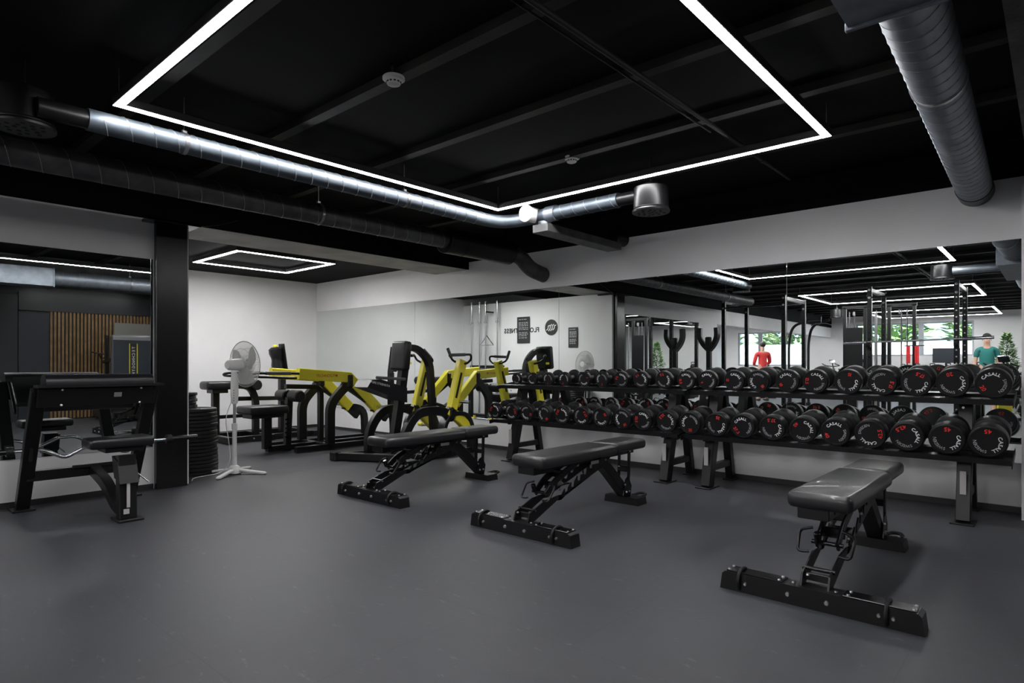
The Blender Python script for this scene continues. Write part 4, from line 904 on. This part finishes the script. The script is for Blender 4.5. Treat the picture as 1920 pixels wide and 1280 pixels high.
def person(label, loc, rz, top, legs, arms, shoes='black_ink', hair='hair'):
    t = thing('person', label, 'person', loc); t.rotation_euler = (0,0,rz)
    J = [((0,0,.95),(.135,.10)),((0,0,1.12),(.125,.095)),((0,.0,1.32),(.155,.11)),((0,-.01,1.43),(.12,.085)),((0,0,1.50),(.055,.055)),((0,.012,1.57),(.062,.068)),((0,.015,1.66),(.076,.092)),((0,.008,1.735),(.06,.07))]
    E = [(0,1),(1,2),(2,3),(3,4),(4,5),(5,6),(6,7)]
    J.append(((0,.098,1.625),(.012,.012))); E.append((6,8))
    for sg in (-1,1):
        A = [(Vector((sg*a[0], a[1], a[2])), a[3]) for a in arms]; b = len(J)
        J += A; E.append((3,b)); E += [(b+i,b+i+1) for i in range(len(A)-1)]
        e = A[-1][0]; d = (A[-1][0]-A[-2][0]).normalized(); palm = len(J); J.append((e+d*.07,(.030,.018))); E.append((palm-1,palm))
        side = Vector((0,1,0)); side = (side-d*side.dot(d)).normalized(); nrm_ = d.cross(side)*sg
        for q, (off_, L) in enumerate(((-.026,.055),(-.009,.068),(.009,.072),(.026,.062))):
            k = len(J); p = J[palm][0]+side*off_+d*.02; J.append((p,(.0095,.0085))); J.append((p+d*L*.55+nrm_*.006,(.0085,.008))); J.append((p+d*L+nrm_*.02,(.0072,.007))); E += [(palm,k),(k,k+1),(k+1,k+2)]
        k = len(J); p = J[palm-1][0]+side*.02+d*.03; J.append((p+side*.018,(.011,.010))); J.append((p+side*.035+d*.045,(.008,.008))); E += [(palm,k),(k,k+1)]
        b = len(J); J += [(Vector((sg*.095,0,.86)),(.088,.088)),(Vector((sg*.11,.02,.50)),(.060,.062)),(Vector((sg*.115,-.012,.30)),(.052,.055)),(Vector((sg*.12,-.01,.09)),(.036,.040)),(Vector((sg*.13,.06,.045)),(.04,.034)),(Vector((sg*.135,.15,.035)),(.036,.026))]
        E += [(0,b)]+[(b+i,b+i+1) for i in range(5)]
    skin_mesh('body', J, E, 'skin', t)
    S = [((0,0,.90),(.145,.112)),((0,0,1.12),(.137,.108)),((0,0,1.32),(.162,.122)),((0,-.01,1.44),(.115,.09))]; SE = [(0,1),(1,2),(2,3)]
    for sg in (-1,1):
        b = len(S); n = 3 if top == 'teal' else len(arms)
        for i in range(n): a = arms[i]; S.append((Vector((sg*a[0],a[1],a[2])) if not (top == 'teal' and i == 2) else Vector((sg*a[0],a[1],a[2])), a[3]+.012))
        if top == 'teal': S = S[:b+2]; p = S[b+1][0].lerp(S[b][0], .35); S[b+1] = (p, arms[1][3]+.016); n = 2
        SE.append((3,b)); SE += [(b+i,b+i+1) for i in range(n-1)]
    skin_mesh('shirt', S, SE, top, t)
    P = [((0,0,.95),(.15,.118))]; PE = []
    for sg in (-1,1):
        b = len(P); P += [(Vector((sg*.10,0,.82)),(.108,.105)),(Vector((sg*.115,.018,.58)),(.085,.085))]
        if legs != 'shorts': P += [(Vector((sg*.118,-.01,.30)),(.066,.068)),(Vector((sg*.12,-.01,.10)),(.055,.055))]
        n = len(P)-b; PE.append((0,b)); PE += [(b+i,b+i+1) for i in range(n-1)]
    skin_mesh('shorts' if legs == 'shorts' else 'trousers', P, PE, legs, t)
    h = MB().ball((0,-.012,1.71), .098, (.86,1.02,.88), 20)
    for v in list(h.bm.verts):
        if v.co.y > .035 and v.co.z < 1.73: v.co.y = .035; v.co.x *= .9
        if v.co.z < 1.62: v.co.z = 1.62
    ho = h.build('hair', hair, None); ho.location = (0,0,0)
    for v in ho.data.vertices: v.co += Vector(ho['_o'])
    ho.parent = t; ho.location = (0,0,0)
    for sg in (-1,1):
        for nm, mm, mt in (('eye', MB().ball((sg*.03,.088,1.655), .010, (1,.6,.8), 10), 'white_plastic'), ('ear', MB().ball((sg*.078,.0,1.65), .025, (.35,.7,1.1), 10), 'skin'), ('shoe', MB().box((sg*.13,.07,.035), (.10,.27,.07), (0,0,0), .03, 3), shoes)):
            o = mm.build(nm, mt, None); off = Vector(o['_o'])
            for v in o.data.vertices: v.co += off
            o.parent = t; o.location = (0,0,0)
    o = MB().box((0,.100,1.585), (.045,.01,.01), (0,0,0), .004).build('mouth', 'red_cloth', None); off = Vector(o['_o'])
    for v in o.data.vertices: v.co += off
    o.parent = t; o.location = (0,0,0)
    return t
person('person in a teal T-shirt and dark patterned shorts facing the mirror', (-1.20,-5.4,0), -.1, 'teal', 'shorts', [(.165,-.01,1.42,.050),(.215,-.02,1.14,.040),(.235,.05,.90,.028)])
person('person in a red hoodie and black trousers bent over beside the window', (-6.75,-7.3,0), 2.4, 'red_top', 'panel_dark', [(.185,-.01,1.42,.058),(.24,.05,1.15,.046),(.14,.28,1.10,.032)])
# ================================================================== EAST SIDE (seen in the left mirror)
t = thing('slat_wall_panel', 'vertical oak slat wall panel, seen in the left mirror', 'wall panel', (XE-.03,4.2,0))
MB().bb((XE-.02,2.62,0),(XE-.001,5.9,2.5),0).build('backing', 'black_ink', t)
mb = MB()
for k in range(43): y = 3.12+.064*k; mb.bb((XE-.045,y,.02),(XE-.02,y+.036,2.15),.002)
mb.build('slats', 'slat', t)
MB().bb((XE-.06,2.62,2.15),(XE-.02,5.9,2.5),.0).build('header', 'panel_dark', t)
struct(MB().bb((XE-.03,2.62,0),(XE-.02,3.10,2.1),.002).build('door_1', 'panel_blue'))
struct(MB().bb((XE-.10,.8,0),(XE-.04,2.60,2.45),.004).build('door_2', 'panel_dark'))
t = thing('notice_board', 'plain warm grey board on the slat wall behind the treadmill, in the left mirror', 'board', (XE-.06,4.8,1.5))
MB().bb((XE-.075,4.22,1.62),(XE-.05,5.4,1.98),.003).build('board', 'grey_board', t)
t = thing('treadmill', 'treadmill with blue-grey shroud and two yellow stripes, in the left mirror', 'treadmill', (1.5,4.1,0))
MB().bb((1.30,3.72,.75),(1.40,4.42,1.66),.03).build('shroud', 'bluegrey', t)
MB().bb((1.285,3.74,1.56),(1.30,4.40,1.63),.004).build('top_trim', 'grey_plastic', t)
mb = MB()
for y in (4.01,4.14): mb.bb((1.292,y,.78),(1.2985,y+.014,1.50),0)
mb.build('stripe', 'yellow', t)
MB().bb((1.294,4.024,.78),(1.2985,4.14,1.50),0).build('stripe_field', 'black_ink', t)
mb = MB()
x = 1.2915
for k, ch in enumerate('TECHNOGYM'): text(mb, ch, .07, (lambda u, v, k=k: Vector((x, 4.082-v*1, 1.42-.062*k-u*1))) , .01)
mb.build('maker_lettering', 'white_ink', t, weld=False)
MB().bb((1.35,3.74,.05),(2.6,4.40,.20),.02).build('deck', 'black_metal', t)
for y in (3.76,4.38): MB().bar([(1.45,y,.1),(1.40,y,1.2),(1.9,y,1.15)], .05,.06,.08).build('handrail', 'black_metal', t)
t = thing('cable_attachment', 'black cable handles hanging by the slat wall, in the left mirror', 'cable handle', (2.72,3.9,1.3))
MB().tube([(2.72,3.75,1.36),(2.72,3.85,1.33),(2.72,4.02,1.31)], .012, 8).tube([(2.72,3.88,1.33),(2.72,3.93,1.22),(2.72,4.0,1.24),(2.72,4.02,1.31)], .012, 8, .02).build('handle', 'black_metal', t)
MB().bar([(2.72,4.02,0),(2.72,4.02,1.7)],.06,.06,up=(0,1,0)).bb((2.62,3.85,0),(2.82,4.2,.03)).build('post', 'black_metal', t)
# ================================================================== OUTSIDE
struct(MB().bb((-40,-60,-.35),(30,YS-.2,-.3),0).build('ground_outside', 'asphalt'))
struct(MB().bb((-20,-22.6,-.3),(12,-22.3,2.15),0).build('wall_outside', 'render_white'))
for k, (x, y, h, r) in enumerate(((-11.9,-26,7,1.75),(-7.2,-27,6.5,1.8),(-2.5,-26,7.5,1.75),(2.4,-27,6.5,1.8),(-16.8,-27,7,1.75))):
    leafy('garden_tree', x, y, -.3, h, r, 1500, 'leaf_bright', 'leafy tree outside the far windows, %s beyond the white garden wall' % ['first','second','third','fourth','fifth'][k], False, .7, 'trees outside', .18)
# ================================================================== LIGHT, WORLD, RENDER
w = bpy.data.worlds.new('world'); sc.world = w; w.use_nodes = True; nt = w.node_tree
bg = nt.nodes['Background']; sky = nt.nodes.new('ShaderNodeTexSky'); sky.sky_type = 'HOSEK_WILKIE'; sky.turbidity = 4; sky.sun_direction = Vector((.4,-.3,.8)).normalized()
nt.links.new(sky.outputs[0], bg.inputs[0]); bg.inputs[1].default_value = 5
sl = bpy.data.lights.new('sun', 'SUN'); sl.energy = 9; sl.angle = .01; so = bpy.data.objects.new('sun', sl); COL.objects.link(so); so.rotation_euler = (math.radians(-48), math.radians(12), 0)
sc.view_settings.view_transform = 'Standard'; sc.view_settings.look = 'None'; sc.view_settings.gamma = 1; sc.view_settings.use_curve_mapping = False
sc.view_settings.exposure = EXPO
sc.cycles.use_denoising = True; sc.cycles.denoiser = 'OPENIMAGEDENOISE'
sc.cycles.max_bounces = 8; sc.cycles.diffuse_bounces = 4; sc.cycles.glossy_bounces = 6; sc.cycles.transparent_max_bounces = 12
sc.cycles.caustics_reflective = True; sc.cycles.caustics_refractive = False; sc.cycles.blur_glossy = 1.0
sc.cycles.sample_clamp_indirect = 6; sc.cycles.use_light_tree = True
for o in bpy.data.objects:
    if '_o' in o: del o['_o']
